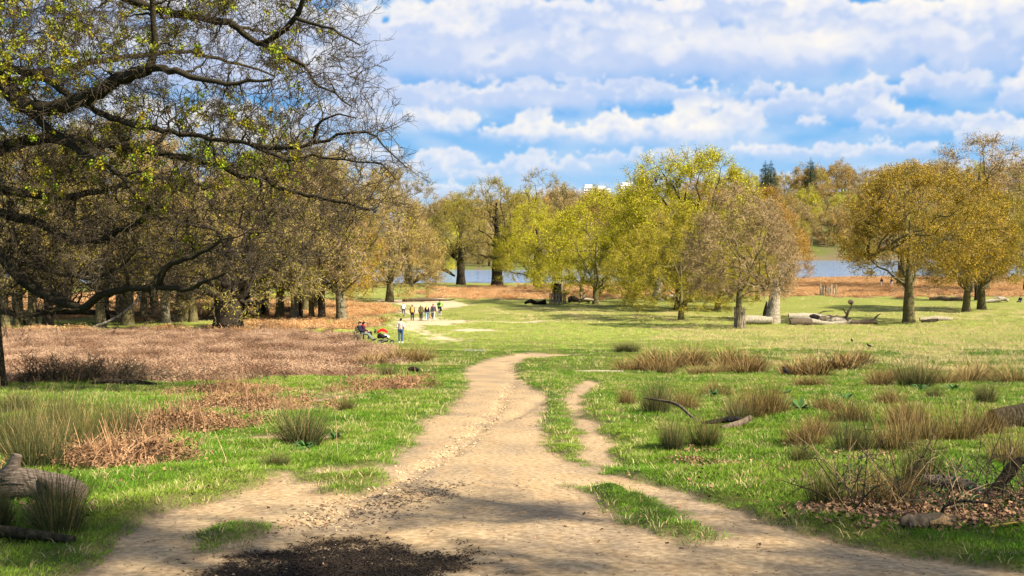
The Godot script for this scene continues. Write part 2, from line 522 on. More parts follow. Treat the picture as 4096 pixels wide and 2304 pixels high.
func ground(x: float, z: float, s := -99.0) -> float:
	var d := -z
	var y := base_h(d)
	if d > 240.0:
		var s0 := 264.0 + 46.0 * smoothstep(20.0, 95.0, x)
		var s1 := 405.0 + 235.0 * smoothstep(0.0, 120.0, x)
		y = lerpf(y, -2.4, smoothstep(s0 - 5.0, s0 + 12.0, d))
		y = lerpf(y, 0.4, smoothstep(s1 - 8.0, s1 + 5.0, d))
		y += lerpf(16.0, 52.0, smoothstep(-30.0, 290.0, x)) * smoothstep(0.0, 1.0, (d - s1) / 350.0)
	y += broad.get_noise_2d(x * 0.11, z * 0.11) * lerpf(0.05, 0.22, smoothstep(12.0, 90.0, d))
	if d < 140.0:
		if s < -90.0: s = worn(x, d)
		var grassy := 1.0 - smoothstep(-0.12, 0.05, s)
		y += fine.get_noise_2d(x * 0.8, z * 0.8) * 0.07 * grassy + grassy * 0.055
		if d < 70.0:
			y += fine.get_noise_2d(x * 1.2, z * 0.9) * 0.018 + fine.get_noise_2d(x * 4.0, z * 4.0) * 0.003
			var a := edge_distance(Vector2(x, d * 0.5), rut_a)
			a = maxf(0.0, a + 0.10 * fine.get_noise_2d(x * 3.0, d * 2.2))
			if a < 0.6: y -= 0.085 * exp(-a * a / 0.010) * (0.2 + 1.4 * maxf(0.0, fine.get_noise_2d(x * 1.5, d * 1.1) + 0.25))
			if d < 32.0:
				var b := edge_distance(Vector2(x, d * 0.5), rut_b)
				y -= 0.06 * exp(-b * b / 0.015)
	return y

var rut_a := PackedVector2Array()
var rut_b := PackedVector2Array()

func in_areas(x: float, d: float, areas: Array) -> float:
	var j := 1.0 + d * 0.02
	var p := Vector2(x + fine.get_noise_2d(x * 0.2, d * 0.12) * j * 1.6, d + fine.get_noise_2d(x * 0.2 + 31.0, d * 0.1) * j * 4.0)
	for a in areas:
		if Geometry2D.is_point_in_polygon(p, a):
			return 1.0
	return 0.0

func soil_color(x: float, d: float, s: float) -> Color:
	var dry := Color(0.49, 0.365, 0.215)
	var n := fine.get_noise_2d(x * 0.6, d * 0.35)
	var n2 := fine.get_noise_2d(x * 2.6 + 9.0, d * 1.5)
	var c := dry.lerp(Color(0.37, 0.285, 0.185), clampf(0.40 + n * 1.7, 0.0, 1.0))
	c = c.lerp(Color(0.47, 0.32, 0.165), clampf(n2 * 1.1, 0.0, 0.5))
	if d > 75.0:
		c = Color(0.60, 0.50, 0.33)
	# dark peaty mulch trodden into the near hollow
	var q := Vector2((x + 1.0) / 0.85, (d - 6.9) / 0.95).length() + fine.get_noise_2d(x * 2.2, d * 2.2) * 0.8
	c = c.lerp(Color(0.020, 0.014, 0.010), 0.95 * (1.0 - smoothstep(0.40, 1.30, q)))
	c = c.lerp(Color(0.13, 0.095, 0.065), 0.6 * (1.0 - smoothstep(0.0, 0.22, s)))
	return c

func turf_color(x: float, d: float) -> Color:
	var n := fine.get_noise_2d(x * 0.25, d * 0.14)
	var c := Color(0.060, 0.115, 0.014).lerp(Color(0.13, 0.14, 0.035), clampf(0.5 + n * 1.4, 0.0, 1.0))
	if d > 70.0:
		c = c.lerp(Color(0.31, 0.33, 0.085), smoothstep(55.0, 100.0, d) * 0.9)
	if in_areas(x, d, bracken_areas) > 0.0:
		c = Color(0.20, 0.125, 0.075).lerp(Color(0.30, 0.195, 0.12), clampf(0.5 + n, 0.0, 1.0))
	elif in_areas(x, d, straw_areas) > 0.0:
		c = c.lerp(Color(0.46, 0.38, 0.17), clampf(0.12 + n * 1.6, 0.0, 0.8))
	if d > 390.0:
		c = Color(0.16, 0.19, 0.05).lerp(Color(0.20, 0.16, 0.09), clampf(0.4 + n * 2.0, 0.0, 1.0))
		if d < 700.0 and x > 60.0:
			c = c.lerp(Color(0.24, 0.18, 0.11), 1.0 - smoothstep(655.0, 690.0, d))
	return c

func terrain() -> void:
	for p in rut: rut_a.append(Vector2(p.x, p.y * 0.5))
	for p in rut2: rut_b.append(Vector2(p.x, p.y * 0.5))
	var rows := PackedFloat32Array()
	var d := -60.0
	while d < 4.0:
		rows.append(d)
		d += 2.0
	d = 4.0
	while d < 4200.0:
		rows.append(d)
		d *= 1.0078 if d < 130.0 else (1.016 if d < 450.0 else 1.05)
	var inner := 280
	var outer := 12
	var cols := inner + 1 + outer * 2
	var v := PackedVector3Array()
	var c := PackedColorArray()
	var w := PackedFloat32Array()
	for r in rows.size():
		d = rows[r]
		var half := 0.5 * maxf(d, 0.0) + 3.0
		for k in cols:
			var x: float
			if k < outer:
				x = -half - (4.0 * maxf(d, 8.0) + 40.0) * pow(float(outer - k) / outer, 2.0)
			elif k > outer + inner:
				x = half + (4.0 * maxf(d, 8.0) + 40.0) * pow(float(k - outer - inner) / outer, 2.0)
			else:
				x = half * (2.0 * (k - outer) / inner - 1.0)
			var s := worn(x, d) if d < 185.0 else -9.0
			v.append(Vector3(x, ground(x, -d, s), -d))
			w.append(s)
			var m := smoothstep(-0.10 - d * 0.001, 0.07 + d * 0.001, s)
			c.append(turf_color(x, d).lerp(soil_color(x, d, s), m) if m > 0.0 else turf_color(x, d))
	var f := PackedInt32Array()
	var fp := PackedInt32Array()
	for r in rows.size() - 1:
		for k in cols - 1:
			var a := r * cols + k
			var b := a + cols
			var q := PackedInt32Array([a, b, a + 1, a + 1, b, b + 1])
			if w[a] + w[b] + w[a + 1] + w[b + 1] > 0.0:
				fp.append_array(q)
			else:
				f.append_array(q)
	var n := PackedVector3Array()
	n.resize(v.size())
	for r in rows.size():
		for k in cols:
			var i := r * cols + k
			var e := v[r * cols + mini(k + 1, cols - 1)] - v[r * cols + maxi(k - 1, 0)]
			var g := v[mini(r + 1, rows.size() - 1) * cols + k] - v[maxi(r - 1, 0) * cols + k]
			n[i] = e.cross(g).normalized()
	for kind in 2:
		var arr := []
		arr.resize(Mesh.ARRAY_MAX)
		arr[Mesh.ARRAY_VERTEX] = v
		arr[Mesh.ARRAY_NORMAL] = n
		arr[Mesh.ARRAY_COLOR] = c
		arr[Mesh.ARRAY_INDEX] = fp if kind else f
		var m := ArrayMesh.new()
		m.add_surface_from_arrays(Mesh.PRIMITIVE_TRIANGLES, arr)
		var o := part("path" if kind else "ground", m, M.dirt if kind else M.ground, self)
		tag(o, "worn sandy footpath with eroded rut running down to the pond" if kind else "rolling parkland turf from the near bank to the far wooded hill", "path" if kind else "ground", "", "structure")

func water() -> void:
	var g := Geo.new()
	var nx := 12
	for i in nx:
		var x0 := lerpf(-160.0, 520.0, float(i) / nx)
		var x1 := lerpf(-160.0, 520.0, float(i + 1) / nx)
		g.quad(Vector3(x0, WATER, -256), Vector3(x0, WATER, -662), Vector3(x1, WATER, -662), Vector3(x1, WATER, -256))
	tag(part("lake", g.mesh(), M.water, self), "pale blue pond beyond the trees reflecting the sky", "lake", "", "structure")
	g = Geo.new()
	var y := ground(-2.2, -68.0) + 0.03
	var mid := Vector3(-2.2, y, -68.0)
	var ring := []
	for k in 20:
		var a := TAU * k / 20
		var q := 1.0 + 0.3 * fine.get_noise_1d(k * 1.7)
		ring.append(mid + Vector3(cos(a) * 0.75 * q, 0, sin(a) * 0.55 * q))
	for k in 20:
		g.quad(mid, ring[k], ring[(k + 1) % 20], ring[(k + 1) % 20])
	tag(part("puddle", g.mesh(), M.puddle, self), "thin bright puddle in the turf just beyond the path's end", "puddle", "", "structure")
# ---------------------------------------------------------------- trees
class Wood:
	var geo := Geo.new()       # trunk
	var limbs := Geo.new()
	var at := PackedVector3Array()
	var to := PackedVector3Array()
	var rad := PackedFloat32Array()
	var tips := []             # [position, direction]

	func nearest(p: Vector3, from := 0, upto := -1) -> int:
		var best := -1
		var bd := 1e9
		var n := at.size() if upto < 0 else upto
		for i in range(from, n):
			var q := at[i]
			var d := q.distance_to(p) + maxf(0.0, q.y - p.y) * 0.7
			if d < bd:
				bd = d
				best = i
		return best

	func keep(p: PackedVector3Array, r: PackedFloat32Array, skip := 1) -> void:
		for i in range(skip, p.size()):
			at.append(p[i])
			to.append((p[mini(i + 1, p.size() - 1)] - p[i - 1]).normalized())
			rad.append(r[i])

func curve(a: Vector3, dir: Vector3, b: Vector3, steps: int, wander: float, lift := 0.0) -> PackedVector3Array:
	var l := a.distance_to(b)
	var p1 := a + dir * l * 0.40
	var p2 := b - (b - a).normalized() * l * 0.25 + Vector3(0, lift * l, 0)
	var out := PackedVector3Array()
	for i in steps + 1:
		var t := float(i) / steps
		var q := a.bezier_interpolate(p1, p2, b, t)
		if i > 0 and i < steps:
			q += rv() * wander * l
		out.append(q)
	return out

func taper(n: int, r0: float, r1: float) -> PackedFloat32Array:
	var out := PackedFloat32Array()
	for i in n:
		out.append(lerpf(r0, r1, pow(float(i) / (n - 1), 0.8)))
	return out

func spray_mesh(sd: int, count: int, l: float, w: float, sides := 0, crook := 0.10) -> ArrayMesh:
	# a bunch of fine twigs growing along +y, about one metre
	rng.seed = sd
	var g := Geo.new()
	var main := PackedVector3Array([Vector3.ZERO])
	for i in 4:
		main.append(main[i] + Vector3(R(-1, 1) * crook, 0.25 * l, R(-1, 1) * crook))
	for k in count + 1:
		var p := PackedVector3Array()
		if k == 0:
			p = main
		else:
			var t := R(0.05, 0.95)
			var i := int(t * 4)
			var o := main[i].lerp(main[i + 1], t * 4 - i)
			var dir := (Vector3(R(-1, 1), R(-0.15, 0.9), R(-1, 1))).normalized()
			var len := l * R(0.25, 0.55) * (1.15 - t * 0.5)
			p.append(o)
			for s in 3:
				dir = (dir + rv() * 0.45 + Vector3(0, 0.12, 0)).normalized()
				p.append(p[s] + dir * len / 3.0)
		if sides > 0:
			g.tube(p, taper(p.size(), w * (1.3 if k == 0 else 0.7), w * 0.35), sides)
		else:
			g.blade(p, w * (1.5 if k == 0 else 1.0), rv().normalized(), Color.WHITE, 0.35)
	return g.mesh()

func leaf_mesh(sd: int, count: int, l: float, size: float) -> ArrayMesh:
	# young leaves and buds scattered through the same spray
	rng.seed = sd
	var g := Geo.new()
	for k in count:
		var h := R(0.1, 1.1) * l
		var o := Vector3(R(-1, 1) * 0.33 * l, h, R(-1, 1) * 0.33 * l)
		var u := rv().normalized() * size * R(0.6, 1.2)
		var w := u.cross(rv()).normalized() * size * R(0.3, 0.6)
		g.quad(o, o + u * 0.5 + w * 0.5, o + u, o + u * 0.5 - w * 0.5, Color.WHITE * R(0.75, 1.15))
	return g.mesh()

func facing(dir: Vector3, spin: float) -> Basis:
	var y := dir.normalized()
	var x := y.cross(Vector3(0.3, 0.1, 0.95)).normalized()
	var b := Basis(x, y, x.cross(y))
	return b.rotated(y, spin)

var spray_far: ArrayMesh
var spray_long: ArrayMesh
var leaf_far: ArrayMesh
var leaf_dense: ArrayMesh
var leaf_sparse: ArrayMesh

# H height, w crown half width, low crown bottom, fork first limbs, r trunk radius
func make_tree(sd: int, s: Dictionary) -> Node3D:
	rng.seed = sd
	var H: float = s.H
	var w: float = s.w
	var low: float = s.low
	var fork: float = s.fork
	var r: float = s.r
	var wander: float = s.get("wander", 0.06)
	var wood := Wood.new()
	# trunk with a flared foot, leaning a little
	var lean: Vector3 = Vector3(R(-1, 1), 0, R(-1, 1)) * float(s.get("lean", 0.03))
	var top: float = s.get("leader", 0.55) * H
	var p := PackedVector3Array()
	var rr := PackedFloat32Array()
	var steps := 12
	for i in steps + 1:
		var t := float(i) / steps
		var y := t * top
		p.append(Vector3(0, y - 0.25 * (1.0 - t), 0) + lean * y + rv() * 0.06 * r * 4.0 * t)
		var q := r * (1.0 + 0.55 * exp(-y / (r * 1.6)))
		if y > fork: q *= lerpf(0.8, 0.16, (y - fork) / maxf(top - fork, 0.1))
		rr.append(q)
	wood.geo.tube(p, rr, 9, Color.WHITE, false, 0.16, fine)
	for i in steps + 1:
		if p[i].y > fork * 0.8:
			wood.at.append(p[i])
			wood.to.append((p[mini(i + 1, steps)] - p[i - 1]).normalized())
			wood.rad.append(rr[i])
	var mid := Vector3(0, lerpf(low, H, 0.4), 0)
	var lobes := []
	for i in 14:
		lobes.append([Vector3(R(-1, 1), R(-0.6, 1), R(-1, 1)).normalized(), R(-0.38, 0.24)])
	var target := func(inner: float, outer: float) -> Vector3:
		for tries in 30:
			var y := lerpf(low, H, rng.randf())
			var t := (y - low) / (H - low)
			var width := w * pow(sin(PI * pow(lerpf(0.10, 1.0, t), s.get("bias", 0.8))), s.get("full", 0.65))
			if s.has("dome"):   # widest a third of the way up, flat underneath
				var m: float = s.dome
				width = w * (lerpf(0.72, 1.0, t / m) if t < m else pow(maxf(0.0, 1.0 - pow((t - m) / (1.0 - m), 2.2)), 0.55))
			var a := rng.randf() * TAU
			var q := lerpf(inner, outer, sqrt(rng.randf()))
			var e := Vector3(cos(a) * width * q, y, sin(a) * width * q)
			var out := (e - mid).normalized()
			var k := 1.0
			for lb in lobes:
				k += lb[1] * pow(maxf(0.0, out.dot(lb[0])), 7.0)
			if rng.randf() < 0.25 + 0.75 * width / w:
				return mid + (e - mid) * k
		return mid
	var n1: int = s.get("n1", 9)
	for i in n1:
		var e: Vector3 = target.call(0.55, 0.85)
		var a := TAU * (i + R(-0.3, 0.3)) / n1
		var flat := Vector2(e.x, e.z).length()
		e = Vector3(cos(a) * flat, e.y, sin(a) * flat)
		var k := rng.randi_range(0, wood.at.size() - 1) if i > 3 else 0
		k = mini(k, 12)
		k = mini(k, steps)
		var base := wood.at[mini(k, wood.at.size() - 1)]
		if e.y < base.y: base = wood.at[0]
		var dir := ((e - base).normalized() * 0.8 + Vector3(cos(a), s.get("rise", 0.5), sin(a)) * 0.6).normalized()
		var q := curve(base, dir, e, 8, wander * 0.8, s.get("lift", 0.04))
		var tr := taper(9, r * R(0.24, 0.40), 0.03)
		wood.limbs.tube(q, tr, 6)
		wood.keep(q, tr, 2)
	var n2: int = s.get("n2", 55)
	for i in n2:
		var e: Vector3 = target.call(0.35, 0.95)
		var k := wood.nearest(e)
		var base := wood.at[k]
		var dir := ((e - base).normalized() + wood.to[k] * 0.7).normalized()
		var q := curve(base, dir, e, 6, wander, s.get("lift", 0.04))
		var tr := taper(7, minf(wood.rad[k] * 0.75, r * 0.20), 0.02)
		wood.limbs.tube(q, tr, 4)
		wood.keep(q, tr, 2)
	var n3: int = s.get("n3", 190)
	var upto := wood.at.size()
	for i in n3:
		var e: Vector3 = target.call(0.45, 1.0)
		var k := wood.nearest(e, 0, upto)
		var base := wood.at[k]
		var dir := ((e - base).normalized() + wood.to[k] * 0.5).normalized()
		var q := curve(base, dir, e, 5, wander * 1.1)
		wood.limbs.tube(q, taper(6, minf(wood.rad[k] * 0.7, 0.06), 0.015), 3)
		for m in [2, 3, 4, 5]:
			wood.tips.append([q[m], (q[m] - q[m - 1]).normalized()])
	var twigs := Inst.new()
	var leaves := Inst.new()
	var per: float = s.get("per", 1.0)
	var size: float = s.get("spray", 1.15)
	for t in wood.tips:
		var clump := fine.get_noise_3dv(t[0] * 0.28 + Vector3(sd, 0, 0))
		if clump < -0.20 and rng.randf() < s.get("gaps", 0.75): continue
		var k := int(per) + (1 if rng.randf() < per - int(per) else 0)
		for j in k:
			var out: Vector3 = (t[0] - mid).normalized()
			var dir: Vector3 = (t[1] * 0.6 + out * 0.55 + rv() * s.get("mess", 0.7) + Vector3(0, s.get("grow", 0.25), 0)).normalized()
			var b := facing(dir, rng.randf() * TAU).scaled(Vector3.ONE * size * R(0.7, 1.25))
			var shade := R(0.72, 1.22)
			twigs.add(b, t[0], Color(shade, shade, shade))
			if rng.randf() < s.get("leafy", 1.0):
				var tone := R(0.7, 1.2) * (1.0 + clump * 0.7)
				leaves.add(b, t[0], Color(tone * R(0.88, 1.1), tone, tone * R(0.8, 1.2)))
	var o := Node3D.new()
	part("trunk", wood.geo.mesh(), M[s.bark], o)
	part("limbs", wood.limbs.mesh(), M[s.get("limb_bark", s.bark)], o)
	many("twigs", s.get("spray_mesh", spray_far), M[s.twig], twigs, o)
	if leaves.n > 0:
		many("leaves", s.get("leaf_mesh", leaf_far), M[s.leaf], leaves, o)
	return o

func plant(proto: Node3D, called: String, label: String, x: float, d: float, size: float, turn: float, leaf := "", group := "", bark := "", sx := 1.0, twig := "") -> Node3D:
	var o: Node3D = proto.duplicate()
	o.name = unique(called)
	add_child(o)
	o.position = Vector3(x, ground(x, -d) - 0.05, -d)
	o.basis = Basis(Vector3.UP, turn).scaled(Vector3(size * sx, size, size * sx))
	if leaf and o.has_node("leaves"): o.get_node("leaves").material_override = M[leaf]
	if twig: o.get_node("twigs").material_override = M[twig]
	if bark:
		o.get_node("trunk").material_override = M[bark]
		o.get_node("limbs").material_override = M[bark]
	tag(o, label, "tree", group)
	return o

func trees() -> void:
	spray_far = spray_mesh(3, 13, 1.0, 0.034)
	spray_long = spray_mesh(4, 10, 1.3, 0.035, 0, 0.05)
	leaf_far = leaf_mesh(5, 20, 1.0, 0.125)
	leaf_dense = leaf_mesh(6, 40, 1.0, 0.14)
	leaf_sparse = leaf_mesh(7, 9, 1.0, 0.10)
	# one of each kind, base at the origin, about the size in metres it is named by
	var bare := make_tree(21, {"dome": 0.30, "leafy": 0.6, "H": 13.0, "w": 6.1, "low": 3.5, "fork": 3.5, "wander": 0.035, "r": 0.31, "gaps": 0.2, "n1": 16, "n2": 120, "n3": 440, "per": 1.15, "rise": 0.9, "leader": 0.5, "bias": 0.72, "full": 0.6, "bark": "bark_olive", "twig": "twig_brown", "leaf": "leaf_buff", "leaf_mesh": leaf_sparse, "spray": 1.15, "grow": 0.3})
	var lime := make_tree(32, {"dome": 0.30, "H": 15.0, "w": 9.6, "low": 1.7, "wander": 0.045, "fork": 2.5, "r": 0.38, "n1": 11, "n2": 75, "n3": 380, "per": 1.3, "rise": 0.7, "leader": 0.6, "bias": 0.75, "full": 0.6, "bark": "bark_olive", "twig": "twig_lime", "leaf": "leaf_lime", "leaf_mesh": leaf_far, "spray": 1.35})
	var tall := make_tree(43, {"dome": 0.40, "H": 20.0, "w": 9.6, "low": 2.4, "wander": 0.05, "fork": 4.0, "r": 0.6, "n1": 14, "n2": 110, "n3": 480, "per": 1.4, "rise": 1.2, "leader": 0.7, "bias": 0.85, "full": 0.7, "bark": "bark_olive", "twig": "twig_lime", "leaf": "leaf_lime", "leaf_mesh": leaf_far, "spray": 1.5, "grow": 0.5})
	var amber := make_tree(54, {"dome": 0.30, "H": 16.5, "w": 8.9, "low": 4.2, "wander": 0.05, "fork": 3.4, "r": 0.52, "n1": 12, "n2": 85, "n3": 420, "per": 1.25, "rise": 0.8, "leader": 0.62, "bias": 0.8, "full": 0.55, "bark": "bark_olive", "twig": "twig_olive", "leaf": "leaf_amber", "leaf_mesh": leaf_far, "spray": 1.3})
	var grove := make_tree(65, {"leafy": 0.5, "H": 19.0, "w": 6.2, "low": 4.6, "fork": 4.2, "r": 0.42, "n1": 13, "n2": 80, "n3": 220, "per": 1.15, "rise": 0.4, "leader": 0.75, "bias": 0.95, "full": 0.6, "lean": 0.06, "bark": "bark_olive", "twig": "twig_grey", "leaf": "leaf_olive", "leaf_mesh": leaf_far, "spray": 1.5, "mess": 0.9})
	var grove2 := make_tree(76, {"leafy": 0.5, "H": 17.0, "w": 7.2, "low": 4.2, "fork": 3.4, "r": 0.46, "n1": 12, "n2": 85, "n3": 220, "per": 1.15, "rise": 0.4, "leader": 0.7, "bias": 0.85, "full": 0.6, "lean": 0.05, "bark": "bark_olive", "twig": "twig_brown", "leaf": "leaf_olive", "leaf_mesh": leaf_far, "spray": 1.5, "mess": 0.9})
	var oak := make_tree(87, {"H": 22.0, "w": 9.5, "low": 5.0, "fork": 6.0, "r": 1.0, "n1": 13, "n2": 75, "n3": 230, "per": 1.0, "rise": 0.5, "leader": 0.75, "wander": 0.10, "bias": 0.85, "full": 0.6, "bark": "bark_dark", "twig": "twig_grey", "leaf": "leaf_olive", "leaf_mesh": leaf_far, "spray": 1.6, "mess": 0.9})
	var bald := make_tree(98, {"H": 22.0, "w": 8.5, "low": 6.0, "fork": 7.0, "r": 0.6, "n1": 12, "n2": 70, "n3": 230, "per": 1.0, "rise": 0.9, "leader": 0.7, "wander": 0.08, "bias": 0.85, "full": 0.6, "bark": "bark_dark", "twig": "twig_grey", "leaf": "leaf_buff", "leaf_mesh": leaf_sparse, "spray": 1.7, "leafy": 0.3})
	var plume := make_tree(109, {"H": 18.5, "w": 8.0, "low": 1.6, "fork": 2.6, "r": 0.5, "n1": 14, "n2": 85, "n3": 340, "per": 1.5, "rise": 1.0, "leader": 0.6, "bias": 0.66, "full": 0.6, "bark": "bark_olive", "twig": "twig_orange", "leaf": "leaf_rust", "leaf_mesh": leaf_far, "spray_mesh": spray_long, "spray": 1.35, "grow": 0.7, "mess": 0.5})
	var distant := make_tree(120, {"H": 18.0, "w": 8.0, "low": 2.0, "fork": 3.0, "r": 0.5, "n1": 8, "n2": 30, "n3": 90, "per": 1.0, "rise": 0.8, "leader": 0.6, "bias": 0.75, "full": 0.6, "bark": "bark_dark", "twig": "twig_brown", "leaf": "leaf_olive", "leaf_mesh": leaf_dense, "spray": 2.6})
	var protos := [bare, lime, tall, amber, grove, grove2, oak, bald, plume, distant]

	# right-hand lawn
	plant(bare, "young_tree", "bare round tree with paling guard round its slim trunk", 20.37, 107.7, 0.92, 0.4)
	plant(amber, "amber_oak", "large amber leaved oak standing alone right of the pond view", 39.35, 118.8, 1.0, 2.1)
	plant(amber, "amber_oak", "slimmer amber tree just right of the lone large amber oak", 54.4, 143.5, 0.80, 4.0, "leaf_amber")
	plant(amber, "amber_oak", "amber tree with thick trunk, rightmost of the lawn pair", 57.7, 147.2, 0.88, 0.9, "leaf_olive")
	plant(bare, "bent_tree", "small leaning tree behind the two amber lawn trees", 66.6, 172.0, 0.75, 1.3, "leaf_amber", "", "bark_dark")
	plant(lime, "lime_tree", "low olive tree with stout forked trunk left of the paling guard", 17.88, 126.8, 0.78, 1.0, "leaf_olive", "", "", 0.95)
	plant(tall, "tall_lime_tree", "tallest yellow green tree rising above the middle of the lawn", 20.6, 146.5, 1.02, 0.7, "leaf_lime", "", "bark_dark", 1.05)
	plant(bald, "dark_trunk_tree", "thick dark trunk half hidden behind the tallest yellow tree", 24.8, 166.0, 0.6, 2.7, "leaf_lime", "", "bark_dark", 1.0)
	plant(lime, "lime_tree", "yellow tree with dark leaning trunk behind the guarded tree", 25.2, 147.0, 0.86, 5.0, "leaf_olive", "", "bark_dark")
	plant(lime, "lime_tree", "broad yellow green tree standing right of the burnt trunk", 11.39, 163.6, 1.0, 0.2, "leaf_lime", "", "", 1.05)
	plant(lime, "lime_tree", "yellow green tree by the white stump at the bracken edge", 17.3, 178.7, 0.62, 4.4, "leaf_olive")
	plant(lime, "lime_tree", "small yellow green tree deep in the bracken, left of centre", 11.4, 196.0, 0.75, 1.8, "leaf_lime")
	plant(lime, "lime_tree", "dark trunked yellow green tree beside the water's edge", 4.3, 219.0, 1.0, 2.6, "leaf_lime", "", "bark_dark")
	plant(bare, "thin_tree", "slender brown tree just right of the white broken trunk", 34.5, 168.4, 0.95, 2.2, "leaf_rust")
	plant(bare, "thin_tree", "slender brown tree behind the guarded round tree", 32.2, 177.0, 0.95, 0.3, "leaf_rust", "", "bark_dark")
	plant(plume, "plume_tree", "feathery orange tree behind the guarded tree, beside the pond", 47.5, 222.0, 0.98, 0.3, "leaf_amber")
	plant(plume, "plume_tree", "smaller feathery orange tree left of the open pond water", 40.5, 236.0, 0.98, 2.0, "leaf_amber")
	plant(oak, "old_oak", "gnarled old oak with bare tangled crown at the upper right", 83.5, 214.0, 1.28, 0.9, "leaf_buff", "", "bark_olive", 1.0, "twig_brown")
	plant(bald, "old_oak", "dark trunk of an old tree at the right edge of the lawn", 88.0, 205.0, 0.85, 2.9, "leaf_buff", "", "bark_dark", 1.0, "twig_brown")
	plant(grove2, "brown_tree", "brown twiggy tree filling the gap right of the amber trees", 75.0, 196.0, 0.95, 1.9, "leaf_rust", "", "", 1.0, "twig_brown")
	plant(oak, "brown_tree", "brown bare crown left of the gnarled old oak", 77.0, 236.0, 1.12, 3.4, "leaf_rust", "", "bark_olive", 0.9, "twig_brown")
	# waterside
	plant(oak, "waterside_oak", "great dark oak by the water, left of the yellow trees", -2.9, 231.0, 0.98, 0.6, "leaf_olive", "", "bark_dark", 0.95)
	plant(oak, "waterside_oak", "second oak by the water, its trunk close left of the great dark oak", -10.5, 246.0, 0.90, 2.6, "leaf_olive", "", "bark_dark", 0.85)
	plant(bald, "waterside_tree", "bare grey tree with open branches against the sky by the water", -22.0, 252.0, 1.06, 4.0, "", "", "", 1.0)
	plant(bald, "waterside_tree", "brown bare tree by the water, left of the open grey one", -29.0, 246.0, 0.92, 1.1, "leaf_rust", "", "", 1.0, "twig_brown")
	plant(bald, "waterside_tree", "bare spreading tree behind the great oak's right shoulder", 5.5, 258.0, 1.04, 5.5, "leaf_olive")
	plant(plume, "waterside_tree", "low orange brown tree at the water beyond the sandy path", -19.5, 232.0, 0.75, 3.3, "leaf_buff", "", "", 1.0, "twig_brown")
	# left grove, front row then deeper
	plant(plume, "plume_tree", "big orange brown tree at the right end of the grove", -17.5, 171.0, 1.0, 1.1, "leaf_buff", "", "", 1.0, "twig_olive")
	plant(grove2, "grove_tree", "pale trunked tree at the grove's right front corner", -17.53, 122.9, 0.98, 0.5, "leaf_olive", "", "bark_grey")
	plant(plume, "plume_tree", "olive feathery tree behind the pale trunk of the grove corner", -24.0, 146.0, 0.95, 4.0, "leaf_olive")
	var g := "trees of the grove on the left"
	var spots := [
		[-19.4, 122.1, 0.9, "twin dark trunk next left of the pale corner trunk", "bark_dark"], [-20.55, 122.9, 0.6, "thinnest trunk at the front of the grove", ""],
		[-22.2, 124.4, 0.85, "dark trunk close beside the pale straight one", "bark_dark"], [-22.5, 123.7, 0.95, "pale straight trunk in the middle of the grove's right half", "bark_grey"],
		[-24.3, 125.2, 1.0, "stout olive trunk left of the pale straight one", ""], [-27.4, 132.4, 0.9, "leaning dark trunk in the second row", "bark_dark"],
		[-26.6, 125.2, 0.95, "olive trunk in front of the leaning dark one", ""], [-28.4, 127.6, 0.8, "tilted brown trunk right of the great pollard", "bark_dark"],
		[-28.5, 125.2, 0.75, "slim olive trunk right of the great pollard", ""], [-31.4, 118.0, 0.9, "olive trunk just left of the great pollard", ""],
		[-33.6, 116.3, 0.95, "forked trunk beside the hollow one", "bark_grey"], [-36.8, 114.6, 1.05, "thick olive trunk behind the pale fallen branch", ""],
		[-38.8, 126.0, 0.9, "olive trunk behind the pale fallen branch's upper end", ""], [-42.0, 140.8, 0.95, "trunk deep in the grove left of the hollow one", "bark_dark"],
		[-36.4, 106.0, 0.9, "leaning olive trunk nearest the bracken field", ""], [-40.9, 120.5, 0.9, "dark trunk right behind the leaning one", "bark_dark"],
		[-41.8, 127.6, 0.95, "reddish trunk in the grove's second row", ""], [-43.4, 112.0, 0.85, "dark trunk right of the twin olive trunks", "bark_dark"],
		[-44.5, 111.0, 1.0, "right one of the twin flaring olive trunks", ""], [-45.9, 111.5, 1.0, "left one of the twin flaring olive trunks", ""],
		[-44.2, 104.5, 0.8, "leftmost trunk of the grove in view, mossy yellow", ""], [-34.0, 138.0, 1.0, "trunk behind the hollow one", "bark_dark"], [-24.0, 139.0, 1.0, "back row trunk seen through the gap right of centre", ""],
		[-30.5, 148.0, 1.0, "back row tree behind the great pollard", ""], [-49.0, 130.0, 1.05, "back row tree at the far left", ""], [-55.0, 148.0, 1.1, "deep grove tree at the left frame edge", "bark_dark"]]
	var leafs := ["leaf_olive", "leaf_buff", "leaf_olive", "leaf_rust"]
	for i in spots.size():
		var q: Array = spots[i]
		plant(grove if i % 2 == 0 else grove2, "grove_tree", q[3], q[0], q[1], q[2] * (0.95 + 0.06 * (i % 3)), i * 1.37, leafs[i % 4], g, q[4])
	# the great pollard and the hollow trunk have short, very thick boles
	var pollard := make_tree(131, {"leafy": 0.5, "H": 17.0, "w": 8.5, "low": 1.9, "fork": 3.2, "r": 1.02, "n1": 16, "n2": 110, "n3": 300, "per": 1.0, "rise": 0.5, "leader": 0.5, "wander": 0.09, "bias": 0.7, "full": 0.6, "bark": "bark_dark", "twig": "twig_grey", "leaf": "leaf_olive", "leaf_mesh": leaf_far, "spray": 1.4, "mess": 1.0})
	plant(pollard, "pollard_oak", "huge dark pollard oak with very thick trunk at the bracken field", -24.48, 103.0, 1.0, 0.3)
	plant(pollard, "pollard_oak", "hollow split old trunk in the grove, left of the huge pollard", -33.3, 121.0, 0.72, 2.6, "", "", "bark_olive")
	pollard.free()
	# tall trees behind the viewpoint, whose shade lies over the foot of the picture
	plant(grove, "shade_tree", "tall tree behind the viewpoint shading the foot of the path", 14.6, -6.4, 1.05, 0.8, "leaf_olive")
